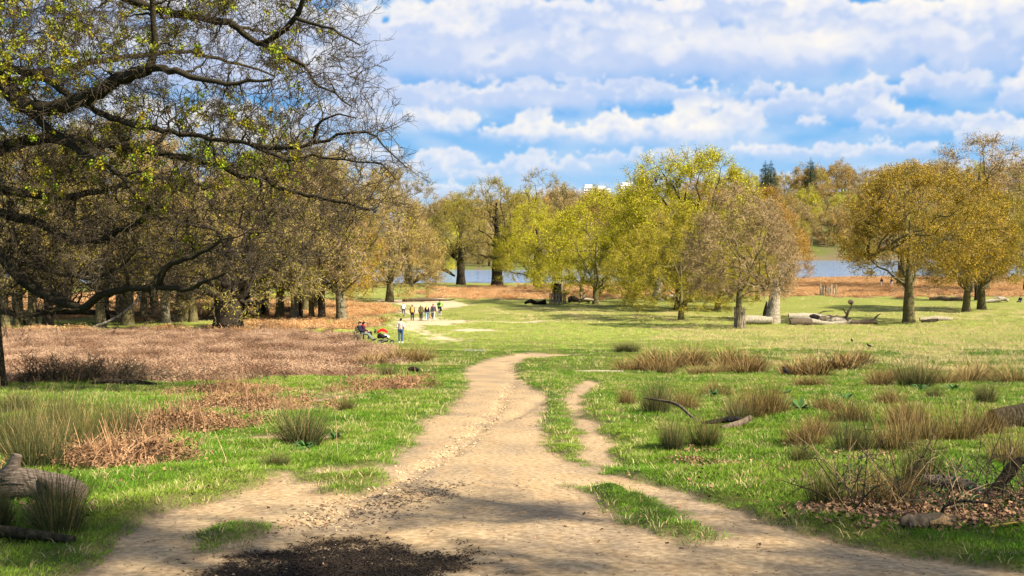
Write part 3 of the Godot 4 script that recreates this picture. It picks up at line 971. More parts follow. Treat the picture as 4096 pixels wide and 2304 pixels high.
	plant(grove2, "shade_tree", "tall tree right behind the viewpoint shading the brush pile", 19.6, -4.2, 1.0, 2.2, "leaf_olive")
	# far bank and wooded hill
	rng.seed = 77
	var kinds := ["leaf_olive", "leaf_rust", "leaf_buff", "leaf_lime", "leaf_buff", "leaf_amber", "leaf_rust"]
	var names := ["olive", "rusty brown", "grey brown", "yellow green", "grey brown", "amber", "rusty brown"]
	for row in 9:
		var d := 705.0 + row * 36.0
		var n := 22
		for i in n:
			var x := lerpf(-60.0, d * 0.46, (i + R(0.0, 1.0)) / n)
			if row < 1 and x > 175.0 and x < 225.0: continue
			var k := rng.randi_range(0, 6)
			var s := R(1.0, 1.5)
			var where_: String = ["low on", "halfway up", "on the crest of"][row / 3] + " the far hill " + ("left of the tallest yellow tree" if x < 60.0 else ("right of the tallest yellow tree" if x < 190.0 else ("near the conifers" if x < 250.0 else "behind the amber trees")))
			plant(distant, "hill_tree", "%s tree %s" % [names[k], where_], x, d + R(-18, 18), s, R(0, 6), kinds[k], names[k] + " trees on the far hill", "", R(0.9, 1.2))
	for i in 24:
		var x := -120.0 + i * 9.5 + R(-3, 3)
		var d := 420.0 + R(0, 40) + maxf(0.0, x) * 1.4
		var k := rng.randi_range(0, 6)
		plant(distant, "far_bank_tree", "%s tree on the pond's far bank %s" % [names[k], "left of the great oak" if x < -5.0 else ("behind the burnt trunk" if x < 25.0 else ("behind the tallest yellow tree" if x < 70.0 else "near the open water"))], x, d, R(0.7, 1.05), R(0, 6), kinds[k], names[k] + " trees on the far bank")
	plant(distant, "field_tree", "single tree in the green field across the pond", 203.0, 742.0, 1.3, 1.0, "leaf_buff", "", "", 0.7)
	plant(distant, "willow", "bright yellow willow on the bank beyond the dark oaks", -23.0, 402.0, 0.62, 1.0, "leaf_lime")
	plant(distant, "willow", "bright yellow tree in front of the rightmost conifer", 196.0, 800.0, 1.5, 2.0, "leaf_lime", "", "", 0.9)
	for p in protos: p.free()
	conifers()

func conifers() -> void:
	var spots := [[190.5, 905.0, 72.0, "left one of the two dark conifers rising over the far hill"], [195.5, 908.0, 72.5, "tall dark conifer close beside the left one on the far hill"], [221.0, 890.0, 73.0, "right-hand dark conifer half sunk behind the yellow tree"]]
	rng.seed = 404
	for s in spots:
		var y0 := ground(s[0], -s[1])
		var o := thing("conifer", s[3], "tree", Vector3(s[0], y0, -s[1]))
		var H: float = s[2] - y0
		var g := Geo.new()
		g.tube(PackedVector3Array([Vector3(0, -1, 0), Vector3(0, H * 0.5, 0), Vector3(0, H, 0)]), PackedFloat32Array([0.9, 0.5, 0.05]), 7)
		part("trunk", g.mesh(), M.bark_dark, o)
		var inst := Inst.new()
		for i in 1100:
			var t := pow(rng.randf(), 0.75)
			var y := lerpf(H * 0.12, H, 1.0 - t)
			var w := minf(0.36 * (H - y) + 0.4, 5.2) * (0.85 + 0.25 * sin(y * 1.7))
			var a := R(0, TAU)
			var q := sqrt(rng.randf())
			var b := facing(Vector3(cos(a), -0.1, sin(a)), R(0, TAU)).scaled(Vector3.ONE * R(0.5, 0.9) * clampf(w, 0.8, 2.9))
			inst.add(b, Vector3(cos(a) * w * q * 0.75, y - 0.3, sin(a) * w * q * 0.75), Color.WHITE * R(0.7, 1.3))
		many("foliage", leaf_dense, M.needle, inst, o)

# ---------------------------------------------------------------- the near oak on the left
func big_oak() -> void:
	var o := thing("near_oak", "big near oak at the left edge, crooked dark limbs and young yellow green leaves", "tree", Vector3(-13.85, ground(-13.85, -31.0), -31.0))
	var off := o.position
	rng.seed = 900
	var wood := Wood.new()
	var L := [
		[[-13.65, 8.27, 30.6], [-12.8, 7.76, 30], [-11.42, 6.86, 29], [-10.06, 6.52, 28], [-9.41, 6.91, 27.6], [-7.95, 7.05, 27], [-7.21, 7.02, 26.6], [-6.19, 7.37, 26], 0.20, 0.03],
		[[-7.95, 7.05, 27], [-7.71, 7.52, 26.8], [-6.86, 7.79, 26.3], [-6.26, 8.14, 26], 0.085, 0.035],
		[[-13.63, 12.88, 30.5], [-12.73, 12.11, 30], [-11.74, 11.33, 29], [-10.75, 11.24, 28.4], [-9.69, 11.45, 27.8], [-8.85, 11.73, 27.2], [-8.02, 11.89, 26.6], 0.25, 0.13],
		[[-8.02, 11.89, 26.6], [-7.83, 12.24, 26.5], [-7.81, 12.81, 26.3], [-7.79, 13.65, 26.1], 0.10, 0.05],
		[[-8.02, 11.89, 26.6], [-7.18, 11.73, 26], [-6.45, 11.45, 25.5], [-5.71, 11.39, 25.2], [-5.01, 11.43, 25], 0.095, 0.03],
		[[-11.74, 11.33, 29], [-11.11, 10.89, 28.6], [-10.06, 10.18, 28], [-8.94, 9.6, 27.4], [-8.46, 9.13, 27], 0.12, 0.04],
		[[-13.6, 14.0, 30.6], [-10.84, 14.44, 29], [-8.36, 13.49, 28], [-7.13, 13.21, 27.5], [-6.29, 12.95, 27], [-5.91, 12.68, 26.8], [-5.51, 12.43, 26.5], [-5.05, 12.53, 26], [-4.57, 12.79, 25.5], [-4.29, 13.3, 25.2], 0.16, 0.05],
		[[-5.51, 12.43, 26.5], [-4.88, 12.08, 26], [-4.35, 11.75, 25.7], [-4.12, 11.37, 25.5], [-3.75, 11.21, 25.2], [-3.36, 10.85, 25], 0.055, 0.015],
		[[-4.57, 12.79, 25.5], [-4.03, 12.55, 25], [-3.56, 12.36, 24.7], [-3.11, 12.05, 24.5], 0.05, 0.015],
		[[-13.5, 12.6, 30.6], [-11.35, 12.07, 29], [-9.49, 11.01, 28], [-7.73, 10.55, 27], [-6.54, 10.33, 26.5], [-5.6, 10.16, 26], [-4.88, 9.83, 25.6], [-4.02, 9.85, 25], [-3.11, 9.71, 24.6], [-2.69, 9.64, 24.4], [-2.34, 9.29, 24.2], 0.13, 0.012],
		[[-5.6, 10.16, 26], [-4.8, 10.06, 25.6], [-4.13, 10.12, 25.2], [-3.75, 10.22, 25], [-3.35, 10.32, 24.8], [-2.84, 10.23, 24.5], [-2.39, 9.87, 24.2], [-2.11, 9.54, 24], 0.06, 0.012],
		[[-4.13, 10.12, 25.2], [-4.11, 10.36, 25], [-3.95, 10.51, 24.8], [-3.54, 10.65, 24.5], [-3.11, 10.53, 24.3], 0.04, 0.012],
		[[-13.6, 10.4, 31], [-11.96, 10.68, 30.5], [-9.78, 10.49, 30], [-8.36, 10.2, 29.5], [-7.07, 9.93, 29], [-6.5, 9.66, 28.6], [-5.8, 9.55, 28.2], [-5.17, 9.25, 27.8], [-4.42, 9.1, 27.4], [-3.73, 8.97, 27], [-3.06, 8.76, 26.6], 0.17, 0.025],
		[[-13.5, 8.9, 31], [-11.99, 8.57, 30.5], [-11.1, 8.16, 30], [-10.14, 8.11, 29.5], [-9.55, 8.35, 29.2], [-8.94, 8.58, 28.8], [-8.56, 8.86, 28.5], 0.14, 0.06],
		[[-13.65, 6.42, 31], [-12.98, 6.27, 30.6], [-11.92, 6.25, 30], [-11.41, 6.41, 29.6], [-10.94, 6.43, 29.3], [-10.64, 6.6, 29], 0.09, 0.035],
		[[-13.63, 7.76, 31], [-12.41, 7.56, 30.5], [-11.31, 7.27, 30], [-10.15, 7.18, 29.5], [-9.2, 7.68, 29], 0.11, 0.03],
		[[-13.6, 9.5, 31.2], [-12.0, 9.3, 32.5], [-10.0, 9.9, 34.0], [-8.2, 9.6, 35.0], 0.14, 0.03],
		[[-13.6, 12.0, 31.2], [-12.0, 13.0, 33.5], [-9.5, 13.6, 35.0], [-7.0, 13.0, 35.5], 0.14, 0.03],
		[[-13.8, 9.0, 31], [-16.0, 10.0, 30], [-19.0, 10.2, 29], [-22.0, 9.6, 28.5], 0.2, 0.04],
		[[-13.8, 11.5, 31.4], [-16.0, 13.0, 33], [-18.5, 14.0, 35], [-20.5, 13.4, 36.5], 0.2, 0.04],
		[[-13.6, 13.6, 31], [-13.0, 16.0, 30], [-11.0, 17.6, 29], [-8.5, 18.0, 28], 0.2, 0.04],
	]
	var trunk := PackedVector3Array([Vector3(0, -0.3, 0), Vector3(0.0, 0.3, 0), Vector3(0.05, 1.2, 0), Vector3(0.02, 2.6, 0), Vector3(0, 4.0, 0), Vector3(0.05, 6.0, 0.1), Vector3(0, 8.0, 0), Vector3(0.1, 9.6, 0.1)])
	wood.geo.tube(trunk, PackedFloat32Array([0.85, 0.66, 0.54, 0.50, 0.50, 0.44, 0.36, 0.28]), 14, Color.WHITE, false, 0.18, fine)
	for l in L:
		var n: int = l.size() - 2
		var p := PackedVector3Array()
		var c := Curve3D.new()
		for i in n:
			var a := Vector3(l[i][0], l[i][1], -l[i][2]) - off
			var b := Vector3(l[mini(i + 1, n - 1)][0], l[mini(i + 1, n - 1)][1], -l[mini(i + 1, n - 1)][2]) - Vector3(l[maxi(i - 1, 0)][0], l[maxi(i - 1, 0)][1], -l[maxi(i - 1, 0)][2])
			c.add_point(a, -b * 0.13, b * 0.13)
		var len := c.get_baked_length()
		var steps := int(len / 0.28) + 2
		for i in steps + 1:
			p.append(c.sample_baked(len * i / steps) + (rv() * 0.035 if i > 0 else Vector3.ZERO))
		var r := taper(steps + 1, l[n], l[n + 1])
		wood.limbs.tube(p, r, 9, Color.WHITE, true, 0.22, fine)
		wood.keep(p, r, 2)
	# region the crown fills, seen from the lawn, at the depth of the limbs
	var outline := PackedVector2Array([Vector2(-13.9, 14.6), Vector2(-3.7, 14.4), Vector2(-3.45, 12.67), Vector2(-3.23, 12.14), Vector2(-3.15, 11.26), Vector2(-2.75, 10.73), Vector2(-2.37, 9.84), Vector2(-2.48, 9.3), Vector2(-2.8, 8.6), Vector2(-3.6, 8.15), Vector2(-4.4, 7.75), Vector2(-6.0, 7.25), Vector2(-7.9, 6.75), Vector2(-9.8, 6.4), Vector2(-13.0, 6.2)])
	var spot := func() -> Vector3:
		for k in 60:
			var x := lerpf(-13.9, -2.3, pow(rng.randf(), 1.3))
			var y := R(6.2, 14.5)
			if Geometry2D.is_point_in_polygon(Vector2(x, y), outline):
				var front := lerpf(28.5, 23.6, (x + 13.9) / 11.5)
				return Vector3(x, y, -R(front, front + 6.0)) - off
		return Vector3.ZERO
	for i in 380:
		var e: Vector3 = spot.call()
		if i % 6 == 5: e = Vector3(R(-22, -14), R(8, 16), -R(27, 36)) - off
		var k := wood.nearest(e)
		var q := curve(wood.at[k], ((e - wood.at[k]).normalized() + wood.to[k] * 0.8).normalized(), e, 9, 0.045, -0.03)
		var r := taper(10, minf(wood.rad[k] * 0.6, 0.06 if i < 80 else 0.034), 0.009)
		wood.limbs.tube(q, r, 5)
		wood.keep(q, r, 2)
	var upto := wood.at.size()
	for i in 1250:
		var e: Vector3 = spot.call()
		if i % 9 == 8: e = Vector3(R(-23, -14), R(8, 17), -R(26, 37)) - off
		var k := wood.nearest(e, 0, upto)
		var q := curve(wood.at[k], ((e - wood.at[k]).normalized() + wood.to[k] * 0.6 + Vector3(0, -0.2, 0)).normalized(), e, 7, 0.06)
		wood.limbs.tube(q, taper(8, minf(wood.rad[k] * 0.6, 0.022), 0.007), 4)
		for m in [3, 4, 5, 6, 7]:
			wood.tips.append([q[m], (q[m] - q[m - 1]).normalized()])
	var twigs := Inst.new()
	var leaves := Inst.new()
	var buds := Inst.new()
	for t in wood.tips:
		var w: Vector3 = t[0] + off
		var dir: Vector3 = (t[1] + rv() * 0.75 + Vector3(0.12, 0.05, 0)).normalized()
		if w.x > -4.4 and rng.randf() < 0.4: continue
		var b := facing(dir, R(0, TAU)).scaled(Vector3.ONE * R(0.5, 0.95))
		twigs.add(b, t[0], Color.WHITE * R(0.7, 1.4))
		# leaf clusters: thick in the middle of the crown, none at the outer right and few low down
		var leafy := smoothstep(-3.6, -6.4, w.x) * smoothstep(8.2, 9.6, w.y) + 0.35 * exp(-pow((w.x + 4.6) / 0.9, 2.0) - pow((w.y - 10.0) / 0.35, 2.0))
		if rng.randf() < leafy * (0.10 + 1.15 * fine.get_noise_3dv(w * 0.6)):
			for j in 3:
				var q: Vector3 = t[0] + b * Vector3(R(-0.25, 0.25), R(0.3, 1.05), R(-0.25, 0.25))
				leaves.add(Basis(rv().normalized(), R(0, TAU)).scaled(Vector3.ONE * R(0.7, 1.35)), q, Color(R(0.75, 1.15), R(0.8, 1.1), 1.0) * R(0.75, 1.2))
		elif rng.randf() < 0.5:
			buds.add(b, t[0], Color.WHITE * R(0.7, 1.2))
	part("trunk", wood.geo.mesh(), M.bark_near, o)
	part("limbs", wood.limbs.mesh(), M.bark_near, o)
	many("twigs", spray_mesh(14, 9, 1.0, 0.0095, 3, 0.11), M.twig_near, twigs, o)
	rng.seed = 31
	var g := Geo.new()
	for i in 26:   # a tuft of small soft lobed leaves
		var u := rv().normalized()
		var l := R(0.035, 0.075)
		var s := u.cross(rv()).normalized() * l * 0.32
		var base := u * 0.02 + rv() * 0.045
		g.quad(base, base + u * l * 0.55 + s, base + u * l + Vector3(0, -0.012, 0), base + u * l * 0.55 - s)
	many("leaves", g.mesh(), M.leaf_young, leaves, o)
	many("buds", leaf_mesh(15, 12, 0.9, 0.028), M.leaf_buff, buds, o)
# ---------------------------------------------------------------- ground cover
func tuft_mesh(sd: int, blades: int, spread: float, h: float, w: float, lean: float) -> ArrayMesh:
	rng.seed = sd
	var g := Geo.new()
	for i in blades:
		var a := R(0, TAU)
		var q := spread * sqrt(rng.randf())
		var o := Vector3(cos(a) * q, -0.01, sin(a) * q)
		var out := Vector3(cos(a + R(-0.8, 0.8)), 0, sin(a + R(-0.8, 0.8))) * lean * R(0.3, 1.2)
		var l := h * R(0.5, 1.15)
		var p := PackedVector3Array([o, o + (Vector3.UP + out * 0.6).normalized() * l * 0.55, o + (Vector3.UP + out * 0.6).normalized() * l * 0.55 + (Vector3.UP * 0.55 + out * 1.6).normalized() * l * 0.5])
		g.blade(p, w * R(0.7, 1.3), Vector3(cos(a * 3.0), 0, sin(a * 3.0)), Color.WHITE * R(0.8, 1.2), 0.1)
	return g.mesh()

func bracken_mesh(sd: int, count: int, l: float) -> ArrayMesh:
	# dead fronds: bent bare stalks with shrivelled side leaflets, fallen over one another
	rng.seed = sd
	var g := Geo.new()
	for i in count:
		var a := R(0, TAU)
		var dir := Vector3(cos(a) * R(0.3, 1.2), R(0.35, 1.3), sin(a) * R(0.3, 1.2)).normalized()
		var p := PackedVector3Array([Vector3(R(-0.25, 0.25), 0, R(-0.25, 0.25))])
		var len := l * R(0.6, 1.2)
		for s in 3:
			p.append(p[s] + dir * len / 3.0)
			dir = (dir + Vector3(cos(a), -0.75, sin(a)) * R(0.1, 0.7)).normalized()
		g.blade(p, 0.011, rv().normalized(), Color(1.4, 1.35, 1.25), 0.5)
		for s in 11:
			var t := R(0.5, 3.0)
			var k := mini(int(t), 2)
			var o := p[k].lerp(p[k + 1], t - k)
			var u := (rv() + Vector3(0, -0.25, 0)).normalized() * l * R(0.08, 0.20)
			var w := u.cross(rv()).normalized() * R(0.006, 0.016)
			g.quad(o, o + u * 0.5 + w, o + u, o + u * 0.5 - w, Color.WHITE * R(0.65, 1.15))
	for i in 2:
		var o := Vector3(R(-0.3, 0.3), 0, R(-0.3, 0.3))
		var dir := Vector3(R(-0.35, 0.35), 1.0, R(-0.35, 0.35)).normalized()
		g.blade(PackedVector3Array([o, o + dir * l * 0.6, o + dir * l * R(0.7, 1.05) + rv() * 0.06]), 0.013, Vector3(R(-1, 1), 0, R(-1, 1)).normalized(), Color(1.45, 1.3, 1.1), 0.4)
	return g.mesh()

func ground_cover() -> void:
	var near := Inst.new()
	var far := Inst.new()
	var dry := Inst.new()
	rng.seed = 7001
	# turf near the viewpoint
	for pass_ in 3:
		var d0: float = [5.5, 17.0, 42.0][pass_]
		var d1: float = [17.0, 42.0, 120.0][pass_]
		var n: int = [135000, 120000, 84000][pass_]
		for i in n:
			var d := sqrt(lerpf(d0 * d0, d1 * d1, rng.randf()))
			var x := R(-1, 1) * (0.47 * d + 2.6)
			var s := worn(x, d)
			if s > 0.02 and not (s < 0.10 and rng.randf() < 0.25): continue
			var turf := fine.get_noise_2d(x * 0.35, d * 0.2)
			var patch := fine.get_noise_2d(x * 1.5 + 80.0, d * 0.9)
			if pass_ < 2 and patch < -0.28 and rng.randf() < 0.7: continue
			var brk := in_areas(x, d, bracken_areas) > 0.0
			if brk and rng.randf() < 0.88: continue
			var y := ground(x, -d, s)
			var size: float = R(0.7, 1.3) * [1.0, 1.45, 2.4][pass_]
			var edge := smoothstep(-0.05, -0.5, s)
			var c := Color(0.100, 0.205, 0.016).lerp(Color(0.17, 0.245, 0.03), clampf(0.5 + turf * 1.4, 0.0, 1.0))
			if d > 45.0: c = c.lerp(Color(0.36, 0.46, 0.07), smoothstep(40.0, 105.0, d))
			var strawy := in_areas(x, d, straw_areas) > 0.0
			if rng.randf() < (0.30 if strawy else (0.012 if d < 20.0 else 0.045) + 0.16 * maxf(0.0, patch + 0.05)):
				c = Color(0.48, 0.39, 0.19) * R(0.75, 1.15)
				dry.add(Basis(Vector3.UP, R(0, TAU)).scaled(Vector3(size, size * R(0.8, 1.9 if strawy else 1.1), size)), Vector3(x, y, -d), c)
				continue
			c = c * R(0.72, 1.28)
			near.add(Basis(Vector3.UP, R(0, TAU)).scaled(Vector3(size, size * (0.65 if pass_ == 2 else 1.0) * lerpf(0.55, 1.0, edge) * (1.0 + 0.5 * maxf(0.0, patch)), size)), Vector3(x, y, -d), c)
	var blade := tuft_mesh(1, 10, 0.062, 0.047, 0.0055, 0.9)
	tag(many("grass", blade, M.grass, near, self), "short green spring grass covering the lawn", "grass")
	# longer pale straw on the lawn farther off
	for i in 26000:
		var d := sqrt(lerpf(118.0 * 118.0, 250.0 * 250.0, rng.randf()))
		var x := R(-0.46, 0.46) * d
		if worn(x, d) > -0.1 or in_areas(x, d, bracken_areas) > 0.0: continue
		var strawy := in_areas(x, d, straw_areas) > 0.0
		var turf := fine.get_noise_2d(x * 0.12 + 9.0, d * 0.06)
		var c := Color(0.40, 0.46, 0.10) * R(0.8, 1.2)
		var h := R(1.2, 2.2)
		if strawy or turf > 0.12:
			c = Color(0.58, 0.48, 0.25) * R(0.8, 1.2)
			h = R(2.0, 6.0)
		far.add(Basis(Vector3.UP, R(0, TAU)).scaled(Vector3(4.0, h, 4.0)), Vector3(x, ground(x, -d) - 0.02, -d), c)
	tag(many("dry_grass", tuft_mesh(2, 10, 0.055, 0.095, 0.0055, 0.9), M.straw, dry, self), "pale dry grass blades standing through the green turf", "dry grass")
	# uneven sward: small tussocks on the open lawn
	for i in 9000:
		var d := sqrt(lerpf(24.0 * 24.0, 135.0 * 135.0, rng.randf()))
		var x := R(-0.12, 0.46) * d
		if worn(x, d) > -0.25 or in_areas(x, d, bracken_areas) > 0.0: continue
		var clump := fine.get_noise_2d(x * 0.5, d * 0.3)
		if clump < 0.02: continue
		var q := R(0.9, 1.6) * (1.0 + d * 0.018)
		var c := Color(0.075, 0.15, 0.02) if rng.randf() < 0.42 else Color(0.50, 0.41, 0.20)
		if x < 6.0 and rng.randf() < 0.5: c = Color(0.085, 0.17, 0.02)
		far.add(Basis(Vector3.UP, R(0, TAU)).scaled(Vector3(q * 1.2, q * R(0.9, 1.7), q * 1.2)), Vector3(x, ground(x, -d) - 0.01, -d), c * R(0.7, 1.2))
	tag(many("meadow_grass", blade, M.straw, far, self), "long straw coloured grass around the trees of the far lawn", "meadow grass")
	# bracken
	var brk := Inst.new()
	rng.seed = 7002
	for pass_ in 2:
		var d0: float = [33.0, 100.0][pass_]
		var d1: float = [105.0, 312.0][pass_]
		for i in [46000, 60000][pass_]:
			var d := sqrt(lerpf(d0 * d0, d1 * d1, rng.randf()))
			var x := R(-0.47, 0.44) * d
			if x > 0.0 and d < 150.0: continue
			if in_areas(x, d, bracken_areas) <= 0.0: continue
			if worn(x, d) > -0.3: continue
			var n := fine.get_noise_2d(x * 0.35, d * 0.12)
			if n < -0.22 and rng.randf() < 0.75 and pass_ == 0: continue
			var c := Color(0.165, 0.092, 0.056).lerp(Color(0.39, 0.257, 0.163), clampf(0.45 + n * 2.4 + R(-0.3, 0.3), 0.0, 1.0))
			if pass_ == 1: c = Color(0.46, 0.25, 0.105).lerp(Color(0.56, 0.35, 0.17), clampf(0.5 + n * 2.0, 0.0, 1.0))
			var size: float = [R(0.7, 1.35), R(1.3, 2.1)][pass_]
			if pass_ == 0 and d < 40.0: size *= 0.85
			brk.add(Basis(Vector3.UP, R(0, TAU)).scaled(Vector3(size, size * R(0.5, 0.85), size)), Vector3(x, ground(x, -d) - 0.03, -d), c * R(0.65, 1.25))
	tag(many("bracken", bracken_mesh(3, 10, 0.62), M.straw, brk, self), "dead russet bracken filling the fields beside the lawn and before the pond", "bracken")
	# bracken heaps near the path on the left: position, size
	rng.seed = 7003
	var heap := bracken_mesh(4, 14, 0.55)
	var heaps := [[-4.45, 16.2, 0.9, 1.0, 46, "collapsed heap of dry bracken stems left of the big rush clump"], [-4.7, 21.5, 1.1, 1.6, 50, "dry bracken heap behind the left rushes, farther up"], [-3.95, 11.8, 0.75, 0.7, 40, "litter of broken bracken stalks by the grey log"], [-6.6, 28.0, 1.3, 2.6, 40, "sparse dead bracken at the edge of the left turf"], [-3.2, 31.0, 1.6, 3.4, 40, "thin bracken straggling to the turf's far edge on the left"]]
	for h in heaps:
		var inst := Inst.new()
		var o := Vector3(h[0], ground(h[0], -h[1]), -h[1])
		for i in h[4] * 2:
			var a := R(0, TAU)
			var q := absf(rng.randfn(0.0, 0.55))
			var x: float = cos(a) * q * h[2]
			var z: float = sin(a) * q * h[3]
			var s := R(0.4, 0.9)
			inst.add(Basis(Vector3.UP, R(0, TAU)).scaled(Vector3(s, s * R(0.6, 1.2), s)), Vector3(x, ground(o.x + x, o.z + z) - o.y, z), Color(0.31, 0.18, 0.095) * R(0.45, 1.3))
		var m := many("bracken_heap", heap, M.straw, inst, self)
		m.position = o
		tag(m, h[5], "bracken")
	# single tall dead stalks
	var g := Geo.new()
	for i in 44:
		var d := R(10.5, 27.0)
		var x := R(-0.43, -0.14) * d
		if worn(x, d) > -0.2: continue
		var p := PackedVector3Array([Vector3(x, ground(x, -d), -d)])
		var dir := (Vector3(R(-0.7, 0.7), 1, R(-0.5, 0.5))).normalized()
		for s in 3:
			p.append(p[s] + dir * R(0.07, 0.20))
			dir = (dir + rv() * 0.25).normalized()
		g.tube(p, taper(4, 0.0036, 0.0016), 4, Color(0.48, 0.34, 0.18) * R(0.7, 1.2))
	tag(part("dead_stalks", g.mesh(), M.plain, self), "thin pale dead stalks standing up out of the left turf", "dead stalks", "", "stuff")
	# fallen oak leaves
	var lv := Geo.new()
	lv.quad(Vector3(-0.5, 0.10, 0), Vector3(0, 0.0, 0.32), Vector3(0.5, 0.16, 0), Vector3(0, 0.04, -0.3))
	lv.quad(Vector3(-0.2, 0.03, 0.3), Vector3(0.05, 0.12, 0.45), Vector3(0.25, 0.03, 0.25), Vector3(0, 0.0, 0.05))
	var leaves := Inst.new()
	var beds := [[2.95, 8.5, 0.95, 0.75, 2600], [3.5, 9.0, 0.8, 0.6, 1400], [1.95, 12.0, 0.5, 0.35, 420], [2.0, 13.2, 0.4, 0.35, 160], [3.7, 12.6, 0.7, 0.5, 300], [-3.95, 11.8, 0.8, 0.8, 520], [-3.7, 8.5, 0.7, 0.6, 260], [-4.5, 16.2, 0.9, 1.1, 240], [4.6, 13.2, 0.7, 0.5, 130], [-2.6, 14.6, 0.5, 0.5, 60], [2.5, 10.3, 1.6, 2.4, 260], [4.0, 14.0, 2.6, 4.0, 420], [-3.6, 10.5, 1.6, 3.0, 300], [-4.0, 18.0, 2.5, 6.0, 260], [-0.6, 8.0, 2.6, 2.0, 60]]
	for b in beds:
		for i in b[4]:
			var a := R(0, TAU)
			var q := sqrt(rng.randf()) * R(0.6, 1.15)
			var x: float = b[0] + cos(a) * q * b[2]
			var d: float = b[1] + sin(a) * q * b[3]
			if worn(x, d) > 0.06 and b[4] != 60: continue
			var s := R(0.022, 0.052)
			var lift := R(0.005, 0.03) if b[4] < 1000 else R(0.005, 0.07)
			leaves.add(Basis.from_euler(Vector3(R(-0.9, 0.9), R(0, TAU), R(-0.9, 0.9))).scaled(Vector3.ONE * s), Vector3(x, ground(x, -d) + lift, -d), Color(0.30, 0.175, 0.095).lerp(Color(0.13, 0.075, 0.05), rng.randf()) * R(0.5, 1.4))
	tag(many("leaf_litter", lv.mesh(), M.litter, leaves, self), "brown curled oak leaves lying in drifts on the turf and under the brush", "leaf litter")
	# crumbs, twigs and gravel on the path
	var crumbs := Inst.new()
	for i in 7000:
		var d := sqrt(lerpf(36.0, 32.0 * 32.0, rng.randf()))
		if i % 2 == 0: d = R(6.3, 11.0)
		var x := R(-0.46, 0.46) * d
		if d > 10.0: x = R(-2.2, 1.9)
		if worn(x, d) < 0.03: continue
		var s := R(0.0015, 0.0055) * (1.0 if d < 12.0 else 1.3) * (2.0 if rng.randf() < 0.03 else 1.0)
		var c := Color(0.36, 0.26, 0.16) * R(0.55, 1.25)
		if rng.randf() < 0.4: c = Color(0.10, 0.07, 0.05) * R(0.4, 1.5)
		crumbs.add(Basis.from_euler(Vector3(R(0, TAU), R(0, TAU), R(0, TAU))).scaled(Vector3(s * R(0.7, 2.4), s * 0.7, s)), Vector3(x, ground(x, -d) + s * 0.2, -d), c)
	for i in 1600:   # clods broken from the edges of the rut
		var j := rng.randi_range(0, rut.size() - 2)
		var t := rng.randf()
		var p := rut[j].lerp(rut[j + 1], t)
		var x := p.x + rng.randfn(0.0, 0.10)
		var d := p.y + rng.randfn(0.0, 0.25)
		if d > 34.0 or worn(x, d) < 0.05: continue
		var s := R(0.003, 0.012) * (1.0 + d * 0.02)
		crumbs.add(Basis.from_euler(Vector3(R(-0.5, 0.5), R(0, TAU), R(-0.5, 0.5))) * Basis.from_scale(Vector3(s * R(0.8, 2.2), s * R(0.4, 0.9), s)), Vector3(x, ground(x, -d) + s * 0.15, -d), Color(0.42, 0.30, 0.175) * R(0.5, 1.25))
	var pg := Geo.new()
	pg.ball(Vector3.ZERO, Vector3.ONE, Color.WHITE, 4, 6)
	tag(many("gravel", pg.mesh(), M.plain, crumbs, self), "small stones and crumbs scattered over the trodden path", "gravel")
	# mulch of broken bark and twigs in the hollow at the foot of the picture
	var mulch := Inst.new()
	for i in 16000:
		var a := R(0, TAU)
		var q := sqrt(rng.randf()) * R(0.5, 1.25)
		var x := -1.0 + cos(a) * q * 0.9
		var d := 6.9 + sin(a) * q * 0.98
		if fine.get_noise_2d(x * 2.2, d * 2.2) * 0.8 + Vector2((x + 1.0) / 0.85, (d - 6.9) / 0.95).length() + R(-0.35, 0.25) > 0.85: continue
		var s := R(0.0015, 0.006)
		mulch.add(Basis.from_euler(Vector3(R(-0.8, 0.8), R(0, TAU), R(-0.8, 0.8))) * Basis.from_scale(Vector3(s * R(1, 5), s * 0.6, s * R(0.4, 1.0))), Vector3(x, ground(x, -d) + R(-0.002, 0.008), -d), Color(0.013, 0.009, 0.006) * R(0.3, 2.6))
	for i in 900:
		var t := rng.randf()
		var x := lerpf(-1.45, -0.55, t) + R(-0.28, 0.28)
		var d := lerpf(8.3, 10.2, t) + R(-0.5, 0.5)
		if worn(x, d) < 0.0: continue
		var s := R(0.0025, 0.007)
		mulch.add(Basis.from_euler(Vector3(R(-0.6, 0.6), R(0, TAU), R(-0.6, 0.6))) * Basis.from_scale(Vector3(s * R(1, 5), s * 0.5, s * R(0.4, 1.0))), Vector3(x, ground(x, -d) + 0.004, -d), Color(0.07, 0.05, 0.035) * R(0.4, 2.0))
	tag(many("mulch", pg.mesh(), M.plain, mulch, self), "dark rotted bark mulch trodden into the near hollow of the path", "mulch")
	# twiggy bramble line at the foot of the left bracken field
	rng.seed = 7004
	var by := Inst.new()
	var bl := Inst.new()
	for i in 760:
		var x := R(-13.6, -6.6)
		var d := R(33.0, 36.0) + (x + 13.0) * 0.12
		if rng.randf() < smoothstep(-12.6, -9.0, x) * 0.85: continue
		var b := facing(Vector3(R(-0.8, 0.8), R(0.4, 1.0), R(-0.6, 0.6)), R(0, TAU)).scaled(Vector3.ONE * R(0.35, 0.5 + 0.45 * smoothstep(-9.5, -12.5, x)))
		by.add(b, Vector3(x, ground(x, -d) - 0.03, -d), Color.WHITE * R(0.6, 1.4))
		if rng.randf() < 0.7: bl.add(b, Vector3(x, ground(x, -d), -d), Color(0.7, 1.0, 0.8) * R(0.5, 1.1))
	var br := thing("bramble_thicket", "low dark bramble thicket along the foot of the left bracken field", "bramble")
	many("stems", spray_mesh(24, 12, 1.0, 0.012, 3, 0.12), M.twig_near, by, br)
	many("leaves", leaf_mesh(25, 16, 0.9, 0.05), M.needle, bl, br)

